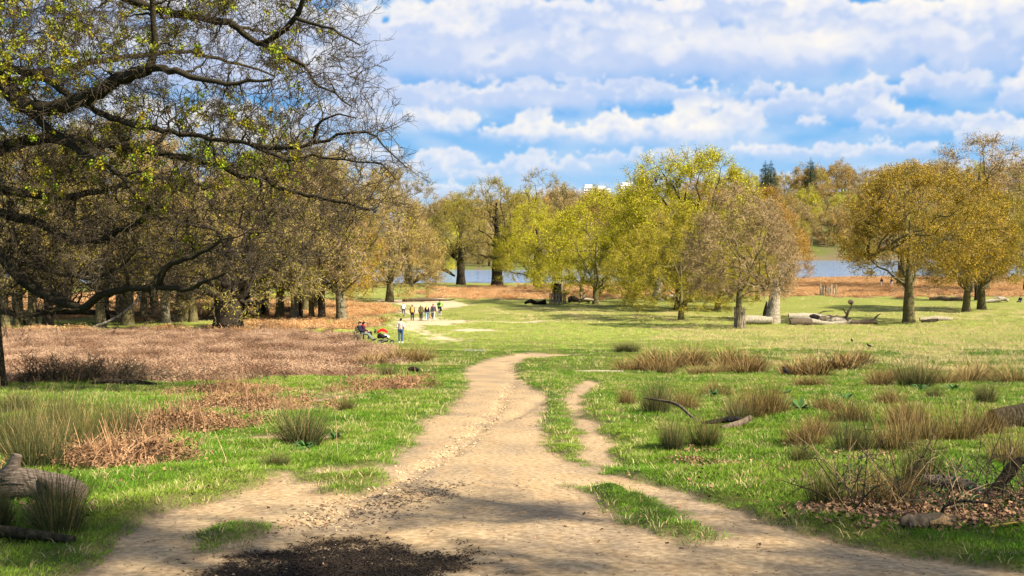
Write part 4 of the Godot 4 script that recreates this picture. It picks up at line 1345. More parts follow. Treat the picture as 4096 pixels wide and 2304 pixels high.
# ---------------------------------------------------------------- rushes
func rush_mesh(sd: int, n: int, h: float, w: float, thick: float, base: Color, tip: Color, strawy: float) -> ArrayMesh:
	rng.seed = sd
	var g := Geo.new()
	var hearts := []
	for i in 7:
		var b := R(0, TAU)
		var far_ := R(0.0, 0.30) * w
		hearts.append([Vector3(cos(b) * far_, 0, sin(b) * far_), Vector3(cos(b), 0, sin(b)) * R(0.0, 0.35), R(0.62, 1.12)])
	for i in n:
		var a := R(0, TAU)
		var q := sqrt(rng.randf())
		var heart: Array = hearts[rng.randi_range(0, 6)]
		var o: Vector3 = heart[0] + Vector3(cos(a) * q * w * 0.16, -0.03, sin(a) * q * w * 0.16)
		var fan := (0.3 + 0.7 * q) * R(0.1, 0.95) * w / h
		var dir := Vector3(cos(a + R(-0.9, 0.9)) * fan * 0.75, 1.0, sin(a + R(-0.9, 0.9)) * fan * 0.75).normalized()
		dir = (dir + heart[1]).normalized()
		var l: float = h * heart[2] * R(0.4, 1.15) * (1.0 - 0.2 * q)
		var p := PackedVector3Array([o])
		for s in 3:
			p.append(p[s] + dir * l / 3.0)
			dir = (dir + Vector3(cos(a), -0.55, sin(a)) * R(0.02, 0.24) + rv() * 0.07).normalized()
		var dead := rng.randf() < strawy
		var c0 := Color(0.28, 0.19, 0.08) * R(0.6, 1.2) if dead else base * R(0.6, 1.3)
		g.blade(p, thick * R(0.7, 1.2), Vector3(cos(a * 5.0), 0, sin(a * 5.0)), c0, 0.25, (Color(0.36, 0.25, 0.11) if dead else tip) * R(0.8, 1.2))
	return g.mesh()

func rushes() -> void:
	var green := Color(0.055, 0.095, 0.022)
	var deep := Color(0.035, 0.062, 0.022)
	var tan := Color(0.28, 0.17, 0.06)
	var kinds := {
		"green": rush_mesh(1, 1100, 0.55, 0.95, 0.0062, Color(0.036, 0.058, 0.016), Color(0.095, 0.09, 0.028), 0.10),
		"deep": rush_mesh(2, 1200, 0.60, 0.95, 0.006, deep, Color(0.10, 0.095, 0.035), 0.12),
		"brown": rush_mesh(3, 1000, 0.55, 0.95, 0.0065, Color(0.055, 0.056, 0.017), Color(0.17, 0.105, 0.038), 0.2),
		"far": rush_mesh(4, 650, 0.55, 1.15, 0.013, Color(0.065, 0.052, 0.018), Color(0.19, 0.11, 0.04), 0.25),
		"straw": rush_mesh(5, 650, 0.55, 0.95, 0.0075, Color(0.075, 0.07, 0.022), Color(0.24, 0.16, 0.06), 0.28),
	}
	# kind, x, distance, height, width, label
	var list := [
		["deep", -2.52, 14.19, 0.54, 0.86, "large round rush clump alone on the turf just left of the path"],
		["deep", -2.98, 7.75, 0.46, 0.62, "dark rush clump in front of the grey log at the lower left"],
		["deep", -3.42, 7.9, 0.40, 0.40, "dark rush clump at the frame's lower left corner by the log"],
		["deep", -4.46, 11.27, 0.58, 0.62, "nearest rush clump of the stand behind the grey log"],
		["green", -4.67, 12.89, 0.66, 0.70, "mid height rush clump in the stand behind the grey log"],
		["deep", -5.27, 12.89, 0.70, 0.75, "leftmost near rush clump of the stand behind the grey log"],
		["green", -4.77, 13.9, 0.60, 0.70, "rightmost rush clump of the stand behind the grey log"],
		["deep", -5.67, 14.84, 0.68, 0.85, "dark rush clump at the back of the stand behind the log"],
		["green", -5.83, 13.79, 0.66, 0.8, "olive rush clump at the frame edge behind the log stand"],
		["deep", -5.1, 15.6, 0.55, 0.8, "far right rush clump at the back of the log stand"],
		["deep", -8.32, 19.88, 0.44, 0.75, "rush clump at the left frame edge on the green turf"],
		["green", -3.01, 21.9, 0.30, 0.42, "small rush clump behind the large round one"],
		["deep", -2.30, 11.52, 0.16, 0.32, "tiny dark rush tuft below the large round clump"],
		["deep", -4.45, 43.18, 0.45, 0.65, "small dark rush at the corner of the bracken field"],
		["far", -4.49, 56.8, 0.85, 1.8, "last rush clump at the bracken field's tip toward the path"],
		["far", -5.3, 55.4, 0.9, 1.9, "brown rush patch at the right tip of the bracken field"],
		["far", -6.1, 52.0, 0.8, 1.6, "brown rush clump before the tip of the bracken field"],
		["deep", 6.58, 67.85, 0.75, 1.8, "dark rush clump farthest up the lawn right of the path's end"],
		["far", 4.78, 46.06, 0.75, 1.5, "left end clump of the long brown rush belt on the right lawn"],
		["far", 6.0, 48.6, 0.95, 1.9, "second clump of the long brown rush belt"],
		["far", 7.6, 50.6, 1.05, 2.0, "third clump of the long brown rush belt, tall and russet"],
		["far", 9.44, 50.6, 1.05, 2.0, "fourth clump of the long brown rush belt"],
		["brown", 5.6, 45.0, 0.70, 1.5, "greenish clump at the left front of the long rush belt"],
		["far", 8.8, 44.0, 0.75, 1.5, "right end clump of the long brown rush belt, paler"],
		["straw", 6.86, 42.5, 0.5, 1.4, "straw coloured tuft in front of the long rush belt"],
		["straw", 8.1, 46.0, 0.6, 1.6, "pale tuft at the foot of the long rush belt"],
		["far", 13.02, 48.3, 0.85, 2.2, "wide russet rush clump on the right lawn below the crows"],
		["far", 15.0, 52.0, 0.7, 1.6, "russet rush clump joining the wide one on its right"],
		["far", 9.87, 40.0, 0.75, 1.6, "brown rush clump left below the wide russet one"],
		["brown", 7.77, 31.1, 0.42, 1.1, "thin pale rush clump in the middle of the right lawn"],
		["brown", 9.82, 31.9, 0.70, 1.1, "greenish rush clump next left of the spiky dark one"],
		["deep", 10.46, 31.1, 0.85, 1.1, "spiky dark rush clump in the straw belt at right"],
		["straw", 12.0, 33.6, 0.62, 1.5, "straw tuft right of the spiky dark rush"],
		["straw", 13.2, 35.0, 0.7, 1.6, "tall straw tuft toward the right frame edge"],
		["straw", 14.05, 36.4, 0.75, 1.7, "straw tuft behind the tall one toward the right edge"],
		["straw", 14.46, 34.2, 0.66, 1.5, "straw tuft at the frame edge in the right straw belt"],
		["brown", 11.4, 35.5, 0.6, 1.4, "brown tuft behind the spiky dark rush"],
		["deep", 9.01, 22.72, 0.42, 0.62, "dark green rush clump alone near the right frame edge"],
		["green", 8.63, 24.56, 0.34, 0.42, "small green rush clump left of the lone right one"],
		["brown", 4.48, 26.34, 0.52, 0.8, "russet rush clump behind the large brown one on the right"],
		["brown", 3.72, 18.9, 0.62, 0.75, "left half of the large brown rush clump right of the side path"],
		["brown", 4.20, 19.4, 0.70, 0.85, "right half of the large brown rush clump"],
		["deep", 3.45, 18.3, 0.36, 0.6, "low green rushes at the foot of the large brown clump"],
		["brown", 2.17, 22.72, 0.50, 0.45, "twiggy brown tuft left of the fallen stick"],
		["deep", 2.45, 19.9, 0.66, 0.70, "dark rush clump behind the fallen stick"],
		["brown", 3.02, 21.0, 0.52, 0.7, "brown rush clump right behind the fallen stick"],
		["deep", 1.78, 13.33, 0.44, 0.38, "upright green rush clump right of the narrow side path"],
		["green", 2.22, 13.55, 0.40, 0.46, "looser green rush clump beside the upright one"],
		["deep", 3.68, 12.98, 0.50, 0.52, "dark centred brown rush clump above the brush pile"],
		["brown", 3.35, 13.6, 0.40, 0.6, "low brown rushes left of the dark centred clump"],
		["brown", 3.82, 14.84, 0.36, 0.6, "low brown rushes behind the dark centred clump"],
		["straw", 4.31, 13.33, 0.58, 0.60, "tall straw rushes right of the dark centred clump"],
		["brown", 4.75, 14.0, 0.56, 0.66, "brown rushes between the two tall straw clumps"],
		["straw", 5.3, 14.3, 0.58, 0.68, "wide straw rush clump left of the mossy log at right"],
		["brown", 5.55, 16.8, 0.52, 0.7, "farther brown rushes above the straw clumps"],
		["brown", 4.9, 17.3, 0.46, 0.7, "farther low brown rushes above the tall straw clump"],
		["brown", 5.3, 20.2, 0.42, 0.65, "small russet tuft on the turf beyond the large brown clump"],
		["brown", 5.9, 14.9, 0.50, 0.6, "straw rushes right in front of the mossy log"],
		["straw", 4.9, 11.7, 0.44, 0.5, "thin straw rushes standing below the mossy log"],
		["green", 2.87, 11.75, 0.24, 0.32, "small green rush tuft on the turf above the leaf drift"],
		["green", 2.34, 8.97, 0.40, 0.36, "spiky green rush at the left end of the brush pile"],
		["brown", 2.82, 8.97, 0.46, 0.60, "straw and green rushes standing in the brush pile"],
		["green", 3.39, 10.0, 0.52, 0.42, "tall thin green rushes behind the brush pile"],
		["brown", 6.94, 22.0, 0.45, 0.65, "little brown rush between the dock plants"],
		["far", -13.4, 121.0, 0.9, 2.2, "brown rush tuft on the far lawn near the small cyclist"],
		["far", 10.6, 45.5, 0.35, 1.0, "low dark tuft right of the long rush belt"],
	]
	for q in list:
		var m: ArrayMesh = kinds[q[0]]
		var o := part("rush_clump", m, M.rush, self, Vector3(q[1], ground(q[1], -q[2]), -q[2]))
		o.basis = Basis(Vector3.UP, q[1] * 7.3).scaled(Vector3(q[4] / 0.9, q[3] / 0.50, q[4] / 0.86))
		tag(o, q[5], "rush clump", "rush clumps on the turf")
	# dock plants with broad leaves
	var docks := [[4.78, 19.88, 0.36, "large dark dock plant right of the big brown rushes"], [4.33, 25.4, 0.30, "pale dock plant left of the russet rush clump"], [10.1, 29.4, 0.34, "dock plant in front of the straw belt, left one"], [10.88, 29.4, 0.34, "dock plant in front of the straw belt, right one"], [6.88, 24.56, 0.30, "grey green dock plant in the middle of the right turf"], [-2.38, 13.7, 0.20, "green dock leaves at the foot of the large round rush"], [-2.17, 14.6, 0.22, "second dock plant right of the large round rush"], [-2.28, 13.3, 0.16, "small dock plant nearest the path below the round rush"], [6.2, 27.0, 0.25, "small dock plant beyond the grey green one"], [3.15, 16.9, 0.2, "young dock by the dark bent branch"]]
	rng.seed = 88
	for q in docks:
		var g := Geo.new()
		for i in 22:
			var a := R(0, TAU)
			var l: float = q[2] * R(0.5, 1.0)
			var dir := Vector3(cos(a), R(0.3, 1.1), sin(a)).normalized()
			var p := PackedVector3Array([Vector3.ZERO, dir * l * 0.35, dir * l * 0.7, dir * l * 0.85 + Vector3(cos(a), -0.4, sin(a)) * l * 0.25])
			var across := Vector3(-sin(a), 0.1, cos(a))
			var st := g.v.size()
			g.blade(p, l * 0.30, across, Color(0.055, 0.125, 0.035) * R(0.7, 1.4), 0.2)
			g.v[st] = p[0]
			g.v[st + 1] = p[0]
		tag(part("dock_plant", g.mesh(), M.grass, self, Vector3(q[0], ground(q[0], -q[1]), -q[1])), q[3], "dock plant", "dock plants on the turf")

# ---------------------------------------------------------------- dead wood
func log_geo(p: PackedVector3Array, r: PackedFloat32Array, sides: int, rough: float) -> Geo:
	# finer rings so the noise bends the surface
	var c := Curve3D.new()
	for i in p.size():
		var b := p[mini(i + 1, p.size() - 1)] - p[maxi(i - 1, 0)]
		c.add_point(p[i], -b * 0.16, b * 0.16)
	var n := 26
	var q := PackedVector3Array()
	var s := PackedFloat32Array()
	for i in n + 1:
		var t := float(i) / n
		q.append(c.sample_baked(c.get_baked_length() * t))
		var k := t * (p.size() - 1)
		var j := mini(int(k), p.size() - 2)
		s.append(lerpf(r[j], r[j + 1], k - j))
	var g := Geo.new()
	g.tube(q, s, sides, Color.WHITE, true, rough, fine)
	return g

func log_thing(called: String, label: String, x: float, d: float, p: Array, r: Array, m: String, category := "log", rough := 0.28, lift := 0.0) -> Node3D:
	var o := thing(called, label, category, Vector3(x, ground(x, -d) + lift, -d))
	part("trunk", log_geo(PackedVector3Array(p), PackedFloat32Array(r), 14, rough).mesh(), M[m], o)
	return o

func dead_wood() -> void:
	rng.seed = 555
	# grey log at the lower left
	var o := log_thing("grey_log", "weathered grey cracked log lying behind the dark rush at lower left", -3.85, 9.3, [Vector3(-0.6, 0.06, 0.05), Vector3(-0.3, 0.10, 0.0), Vector3(0.0, 0.14, -0.02), Vector3(0.3, 0.11, 0.0), Vector3(0.5, 0.06, 0.05)], [0.09, 0.115, 0.13, 0.12, 0.09], "log_grey", "log", 0.3)
	var g := log_geo(PackedVector3Array([Vector3(-0.06, 0.20, 0), Vector3(-0.03, 0.30, 0.0), Vector3(0.0, 0.37, 0.0)]), PackedFloat32Array([0.12, 0.055, 0.035]), 10, 0.3)
	part("branch_stub", g.mesh(), M.log_grey, o)
	g = log_geo(PackedVector3Array([Vector3(0.20, 0.20, 0.10), Vector3(0.28, 0.16, 0.14), Vector3(0.33, 0.08, 0.14)]), PackedFloat32Array([0.02, 0.035, 0.015]), 8, 0.4)
	part("knot", g.mesh(), M.bark_dark, o)
	for k in 8:   # long drying cracks
		var cx := R(-0.5, 0.3)
		var ca := R(-0.2, 1.5)
		var cp := PackedVector3Array()
		for i in 6:
			var t := cx + i * R(0.03, 0.055)
			var rr := 0.118 - 0.35 * (t + 0.02) * (t + 0.02) * 0.25
			cp.append(Vector3(t, 0.12 - 0.35 * (t - 0.02) * (t - 0.02) * 0.6 + cos(ca) * rr + R(-0.004, 0.004), sin(ca) * rr))
		g = Geo.new()
		g.tube(cp, PackedFloat32Array([0.002, 0.006, 0.008, 0.008, 0.006, 0.002]), 5)
		part("crack", g.mesh(), M.bark_black, o)
	log_thing("fallen_branch", "mossy broken branch lying at the lower left corner below the dark rush", -3.05, 7.45, [Vector3(-0.45, 0.04, -0.1), Vector3(-0.1, 0.05, 0), Vector3(0.35, 0.03, 0.12)], [0.045, 0.035, 0.025], "bark_near", "branch")
	# right-hand foreground
	o = log_thing("mossy_log", "dark mossy log at the right frame edge among the rushes", 7.45, 16.0, [Vector3(-1.05, 0.36, 0.1), Vector3(-0.4, 0.42, 0.05), Vector3(0.4, 0.44, 0), Vector3(1.6, 0.44, -0.1)], [0.16, 0.20, 0.21, 0.2], "bark_near", "log", 0.3, -0.2)
	part("stub", log_geo(PackedVector3Array([Vector3(-0.85, 0.36, 0.12), Vector3(-0.88, 0.15, 0.2), Vector3(-0.9, -0.05, 0.25)]), PackedFloat32Array([0.12, 0.10, 0.11]), 10, 0.3).mesh(), M.bark_near, o)
	part("stub", log_geo(PackedVector3Array([Vector3(-0.3, 0.52, 0.02), Vector3(-0.26, 0.66, 0.0), Vector3(-0.2, 0.72, 0.0)]), PackedFloat32Array([0.07, 0.05, 0.03]), 8, 0.3).mesh(), M.bark_near, o)
	log_thing("fallen_stick", "long bent grey stick lying in the grass before the dark rush", 2.56, 18.6, [Vector3(-0.45, 0.24, -0.5), Vector3(-0.2, 0.24, -0.2), Vector3(0.0, 0.22, 0.1), Vector3(0.15, 0.1, 0.6), Vector3(0.28, 0.02, 1.1)], [0.012, 0.02, 0.024, 0.02, 0.012], "dead_dark", "branch")
	o = log_thing("bent_branch", "dark curved fallen branch on the grass below the large brown rush", 3.05, 16.6, [Vector3(-0.55, 0.06, 0), Vector3(-0.2, 0.10, 0.02), Vector3(0.1, 0.14, 0.02), Vector3(0.22, 0.08, 0.05)], [0.03, 0.045, 0.06, 0.04], "bark_black", "branch")
	o.scale = Vector3.ONE * 0.75
	part("fork", log_geo(PackedVector3Array([Vector3(0.36, 0.16, 0.0), Vector3(0.1, 0.06, 0.15), Vector3(-0.25, 0.0, 0.3)]), PackedFloat32Array([0.05, 0.07, 0.05]), 10, 0.3).mesh(), M.dead_dark, o)
	log_thing("dark_log", "small dark log end on the turf beside the bracken field", -3.8, 46.0, [Vector3(-0.20, 0.05, 0), Vector3(0.0, 0.09, 0), Vector3(0.22, 0.04, 0.05)], [0.06, 0.10, 0.05], "bark_black")
	log_thing("pale_stick", "thin pale stick on the lawn right of the path's narrow branch", 3.1, 42.0, [Vector3(-0.9, 0.04, 0), Vector3(0, 0.05, 0.1), Vector3(0.8, 0.04, 0)], [0.03, 0.045, 0.02], "dead_wood", "branch")
	log_thing("dark_stick", "dark crooked stick on the green turf left, by the bramble foot", -9.9, 30.6, [Vector3(-0.9, 0.05, 0), Vector3(-0.3, 0.12, 0.1), Vector3(0.3, 0.06, 0), Vector3(0.8, 0.03, 0)], [0.03, 0.06, 0.08, 0.03], "bark_dark", "branch")
	# the far lawn: broken white trunk and the big fallen one
	o = thing("broken_tree", "tall pale barkless broken trunk standing on the right lawn", "dead tree", Vector3(25.31, ground(25.31, -117.2) - 0.1, -117.2))
	g = Geo.new()
	var p := PackedVector3Array()
	var r := PackedFloat32Array()
	for i in 15:
		var t := i / 14.0
		p.append(Vector3(0.60 * t, 4.0 * t, 0.0))
		r.append(0.60 + 0.38 * exp(-t * 5.0) + 0.06 * sin(t * 7.0) - 0.10 * t)
	g.tube(p, r, 22, Color.WHITE, true, 0.42, fine)
	for k in 7:   # jagged top
		var a := TAU * k / 7
		var q := Vector3(0.60 + cos(a) * 0.34, 3.8, sin(a) * 0.38)
		g.tube(PackedVector3Array([q, q + Vector3(0, R(0.25, 0.8), 0)]), PackedFloat32Array([0.2, 0.03]), 5)
	part("trunk", g.mesh(), M.dead_wood, o)
	g = Geo.new()
	g.tube(PackedVector3Array([Vector3(-0.62, 0.1, 0.25), Vector3(-0.60, 1.2, 0.15), Vector3(-0.42, 2.3, 0.1)]), PackedFloat32Array([0.22, 0.20, 0.06]), 8)
	part("split", g.mesh(), M.bark_black, o)
	log_thing("pale_log", "short pale log between the guarded tree and the broken trunk", 23.4, 114.8, [Vector3(-1.6, 0.34, 0), Vector3(-0.4, 0.42, 0), Vector3(1.5, 0.36, 0)], [0.38, 0.45, 0.34], "dead_wood")
	o = log_thing("fallen_tree", "long split fallen trunk right of the broken pale trunk", 29.2, 115.6, [Vector3(-3.2, 1.0, 0), Vector3(-1.6, 0.95, 0), Vector3(0.5, 0.75, 0), Vector3(2.6, 0.55, 0.2), Vector3(4.6, 0.4, 0.3)], [0.32, 0.5, 0.5, 0.42, 0.22], "dead_wood", "fallen tree", 0.35)
	o.scale = Vector3(0.78, 0.88, 0.8)
	part("hollow", log_geo(PackedVector3Array([Vector3(-1.1, 1.05, 0.25), Vector3(-0.1, 0.95, 0.32), Vector3(0.9, 0.8, 0.3)]), PackedFloat32Array([0.1, 0.36, 0.15]), 10, 0.3).mesh(), M.bark_black, o)
	part("log", log_geo(PackedVector3Array([Vector3(-3.3, 0.4, 1.2), Vector3(-2.2, 0.45, 1.2), Vector3(-0.6, 0.4, 1.0)]), PackedFloat32Array([0.42, 0.45, 0.35]), 12, 0.4).mesh(), M.dead_dark, o)
	part("log", log_geo(PackedVector3Array([Vector3(-0.6, 0.5, 0.9), Vector3(1.2, 0.3, 1.1), Vector3(3.6, 0.35, 0.9)]), PackedFloat32Array([0.35, 0.2, 0.24]), 12, 0.4).mesh(), M.dead_wood, o)
	part("log", log_geo(PackedVector3Array([Vector3(0.6, 0.7, 0.3), Vector3(2.6, 0.75, 0.1), Vector3(4.4, 0.6, 0.1)]), PackedFloat32Array([0.4, 0.34, 0.3]), 12, 0.5).mesh(), M.dead_dark, o)
	part("branch", log_geo(PackedVector3Array([Vector3(4.0, 0.5, 0.3), Vector3(3.9, 1.2, 0.3), Vector3(4.5, 2.1, 0.2), Vector3(4.55, 2.7, 0.2)]), PackedFloat32Array([0.25, 0.15, 0.1, 0.04]), 8, 0.4).mesh(), M.dead_dark, o)
	part("branch", log_geo(PackedVector3Array([Vector3(4.1, 1.2, 0.3), Vector3(3.7, 1.5, 0.3), Vector3(3.45, 1.9, 0.3)]), PackedFloat32Array([0.12, 0.1, 0.05]), 8, 0.4).mesh(), M.dead_dark, o)
	part("branch", log_geo(PackedVector3Array([Vector3(0.3, 1.1, -0.4), Vector3(1.4, 1.5, -1.0), Vector3(3.0, 1.5, -2.0)]), PackedFloat32Array([0.10, 0.07, 0.03]), 8, 0.4).mesh(), M.dead_dark, o)
	part("branch", log_geo(PackedVector3Array([Vector3(4.4, 0.35, 0.4), Vector3(6.6, 0.45, 0.2), Vector3(7.7, 0.4, 0.2)]), PackedFloat32Array([0.28, 0.3, 0.2]), 10, 0.5).mesh(), M.dead_dark, o)
	part("branch", log_geo(PackedVector3Array([Vector3(7.3, 0.4, 0.2), Vector3(7.5, 0.9, 0.2), Vector3(8.1, 1.35, 0.2)]), PackedFloat32Array([0.16, 0.1, 0.04]), 8, 0.4).mesh(), M.dead_dark, o)
	log_thing("root_ball", "round brown root ball on the lawn behind the fallen trunk", 45.3, 160.2, [Vector3(-0.3, 0.2, 0), Vector3(0, 0.35, 0), Vector3(0.3, 0.2, 0)], [0.2, 0.36, 0.2], "dead_dark", "root", 0.6)
	log_thing("pale_log", "flat pale log on the lawn right of the lone amber oak", 43.8, 123.7, [Vector3(-1.7, 0.12, 0), Vector3(0, 0.2, 0), Vector3(1.6, 0.12, 0)], [0.16, 0.26, 0.16], "dead_wood")
	log_thing("dark_log", "dark stump end at the right foot of the lone amber oak", 41.7, 119.4, [Vector3(-0.9, 0.1, 0), Vector3(0.2, 0.2, 0), Vector3(0.8, 0.32, 0)], [0.12, 0.22, 0.12], "bark_dark")
	o = log_thing("brown_log", "knotted brown trunk lying behind the pair of amber trees", 62.3, 172.0, [Vector3(-2.4, 0.25, 0), Vector3(-1.1, 0.4, 0.2), Vector3(0.5, 0.25, 0), Vector3(2.3, 0.3, 0.1)], [0.2, 0.3, 0.24, 0.26], "dead_dark", "fallen tree", 0.6)
	o = log_thing("driftwood", "pale tangled driftwood pile near the right frame edge", 67.0, 164.9, [Vector3(-4.6, 0.25, 0), Vector3(-1.5, 0.6, 0), Vector3(1.0, 1.0, 0), Vector3(2.4, 0.5, 0)], [0.2, 0.5, 0.7, 0.35], "dead_wood", "fallen tree", 0.6)
	for k in 6:
		var a := R(-1.5, 1.5)
		o.scale = Vector3.ONE * 0.52
		part("branch", log_geo(PackedVector3Array([Vector3(a, 0.5, 0.2), Vector3(a + R(-1, 1), 1.0, 0.5), Vector3(a + R(-2, 2), R(0.5, 2.0), 0.5)]), PackedFloat32Array([0.25, 0.16, 0.05]), 8, 0.5).mesh(), M.dead_wood, o)
	log_thing("fallen_branch", "pale fallen bough leaning from a grove limb to the bracken", -37.0, 104.8, [Vector3(0.4, 0.1, 0), Vector3(2.4, 0.9, 0), Vector3(4.2, 2.4, 0), Vector3(5.0, 4.2, 0)], [0.10, 0.15, 0.13, 0.07], "dead_wood", "branch")
	log_thing("fallen_bough", "dark low boughs lying deep in the grove at left", -50.0, 126.0, [Vector3(-2, 0.7, 0), Vector3(4, 0.8, 0), Vector3(12, 0.5, 0)], [0.2, 0.3, 0.2], "bark_dark", "branch", 0.5)
	log_thing("dark_log", "dark log behind the thin front trunks of the grove", -24.6, 133.0, [Vector3(-1.2, 0.3, 0), Vector3(0, 0.5, 0), Vector3(1.4, 0.3, 0)], [0.3, 0.45, 0.25], "bark_black")
	log_thing("brown_log", "fallen bough on the sandy path beyond the cyclists", -12.2, 166.0, [Vector3(-3, 0.25, 0), Vector3(0, 0.35, 0), Vector3(3.2, 0.3, 0.2), Vector3(4.4, 0.5, 0.2)], [0.2, 0.28, 0.16, 0.06], "dead_dark", "branch")
	# burnt trunk and its logs
	o = thing("burnt_tree", "black hollow burnt trunk standing inside the small paling", "dead tree", Vector3(6.2, ground(6.2, -164.5), -164.5))
	o.scale = Vector3.ONE * 0.72
	part("trunk", log_geo(PackedVector3Array([Vector3(0, -0.2, 0), Vector3(-0.1, 1.4, 0), Vector3(0.1, 2.8, 0), Vector3(0.15, 3.6, 0)]), PackedFloat32Array([0.95, 0.85, 0.9, 0.7]), 16, 0.35).mesh(), M.bark_black, o)
	part("spar", log_geo(PackedVector3Array([Vector3(0.75, 0.6, 0.2), Vector3(0.85, 3.6, 0.2), Vector3(0.8, 6.4, 0.1)]), PackedFloat32Array([0.16, 0.13, 0.04]), 8, 0.4).mesh(), M.dead_wood, o)
	log_thing("burnt_log", "charred log left of the paling around the burnt trunk", 3.2, 161.5, [Vector3(-1.5, 0.15, 0), Vector3(-0.7, 0.5, 0), Vector3(0.2, 0.2, 0), Vector3(1.4, 0.4, 0)], [0.15, 0.3, 0.22, 0.4], "bark_black", "log", 0.5)
	log_thing("burnt_log", "charred log right of the paling around the burnt trunk", 8.2, 163.0, [Vector3(-0.6, 0.4, 0), Vector3(0.2, 0.5, 0), Vector3(0.9, 0.25, 0)], [0.35, 0.42, 0.2], "bark_black", "log", 0.5)
	o = log_thing("sawn_log", "pale sawn logs with crossed ends near the yellow green tree", 9.6, 163.5, [Vector3(-1.2, 0.7, 0), Vector3(0.4, 0.9, 0), Vector3(2.3, 0.6, 0)], [0.55, 0.5, 0.45], "dead_dark", "log", 0.4)
	o.scale = Vector3.ONE * 0.45
	part("branch", log_geo(PackedVector3Array([Vector3(0.2, 0.8, 0.5), Vector3(-0.4, 2.0, 0.5), Vector3(-0.9, 3.1, 0.5)]), PackedFloat32Array([0.3, 0.3, 0.32]), 8, 0.2).mesh(), M.dead_wood, o)
	part("branch", log_geo(PackedVector3Array([Vector3(0.3, 0.8, 0.6), Vector3(0.35, 2.0, 0.6), Vector3(0.35, 3.1, 0.6)]), PackedFloat32Array([0.35, 0.38, 0.38]), 8, 0.2).mesh(), M.dead_wood, o)
	part("log", log_geo(PackedVector3Array([Vector3(0.3, 1.3, 0.8), Vector3(1.8, 1.2, 0.8), Vector3(3.4, 1.0, 0.8)]), PackedFloat32Array([0.38, 0.4, 0.4]), 8, 0.2).mesh(), M.dead_wood, o)
	log_thing("white_stump", "fluted white stump at the bracken edge behind the olive tree", 21.1, 174.0, [Vector3(0, -0.2, 0), Vector3(0, 1.2, 0), Vector3(0.1, 2.8, 0)], [0.95, 0.75, 0.6], "dead_wood", "stump", 0.45)
	log_thing("pale_log", "pale log right beside the fluted white stump", 23.2, 174.5, [Vector3(-0.9, 0.35, 0), Vector3(0.2, 0.5, 0), Vector3(1.3, 0.35, 0)], [0.32, 0.45, 0.35], "dead_wood", "log", 0.5)
	log_thing("dead_snag", "black bent dead snag leaning over the water by the dark oaks", -18.0, 252.0, [Vector3(-3, 0.4, 0), Vector3(0, 2.0, 0), Vector3(3, 3.2, 0), Vector3(6, 1.6, 0)], [0.5, 0.5, 0.4, 0.2], "bark_black", "branch", 0.5)

# ---------------------------------------------------------------- fences and guards
func paling(called: String, label: String, at: Vector3, w: float, depth: float, h: float, n: int, ragged: float, category: String, lean := 0.0) -> void:
	var o := thing(called, label, category, at)
	rng.seed = int(at.x * 100.0) + 5
	for i in n:
		var t := TAU * i / n
		var g := Geo.new()
		var q := h * (1.0 + R(-ragged, ragged))
		var wide := (w + depth) * 1.5 / n * 0.55
		var b := Basis(Vector3.UP, -t + PI / 2) * Basis(Vector3.FORWARD, lean + R(-0.04, 0.04))
		g.box(Transform3D(b, Vector3(cos(t) * w * 0.5, q * 0.5 - 0.05, sin(t) * depth * 0.5)), Vector3(wide, q, 0.03), Color.WHITE * R(0.75, 1.1))
		part("pale", g.mesh(), M.pale_wood, o)
	for y in [0.25, 0.8]:
		var g := Geo.new()
		var p := PackedVector3Array()
		for i in 17:
			var t := TAU * i / 16
			p.append(Vector3(cos(t) * w * 0.49, h * y, sin(t) * depth * 0.49))
		g.tube(p, taper(17, 0.006, 0.006), 4)
		part("wire", g.mesh(), M.metal, o)

func fences() -> void:
	var y := ground(20.37, -107.7)
	paling("tree_guard", "leaning grey paling guard wrapped round the slim round tree", Vector3(20.45, y, -107.6), 0.98, 0.98, 2.0, 16, 0.05, "tree guard", 0.10)
	paling("paling_enclosure", "small grey paling enclosure in front of the burnt trunk", Vector3(6.1, ground(6.1, -160.2), -160.2), 2.2, 2.0, 1.5, 18, 0.15, "fence")
	paling("paling_enclosure", "pale split paling ring in the bracken before the pond", Vector3(50.4, ground(50.4, -191.0), -191.0), 2.7, 2.2, 1.6, 18, 0.25, "fence")
	paling("white_fence", "tiny pale fence in the green field across the pond", Vector3(178.0, ground(178, -735.0), -735.0), 12.0, 7.0, 5.5, 14, 0.1, "fence")

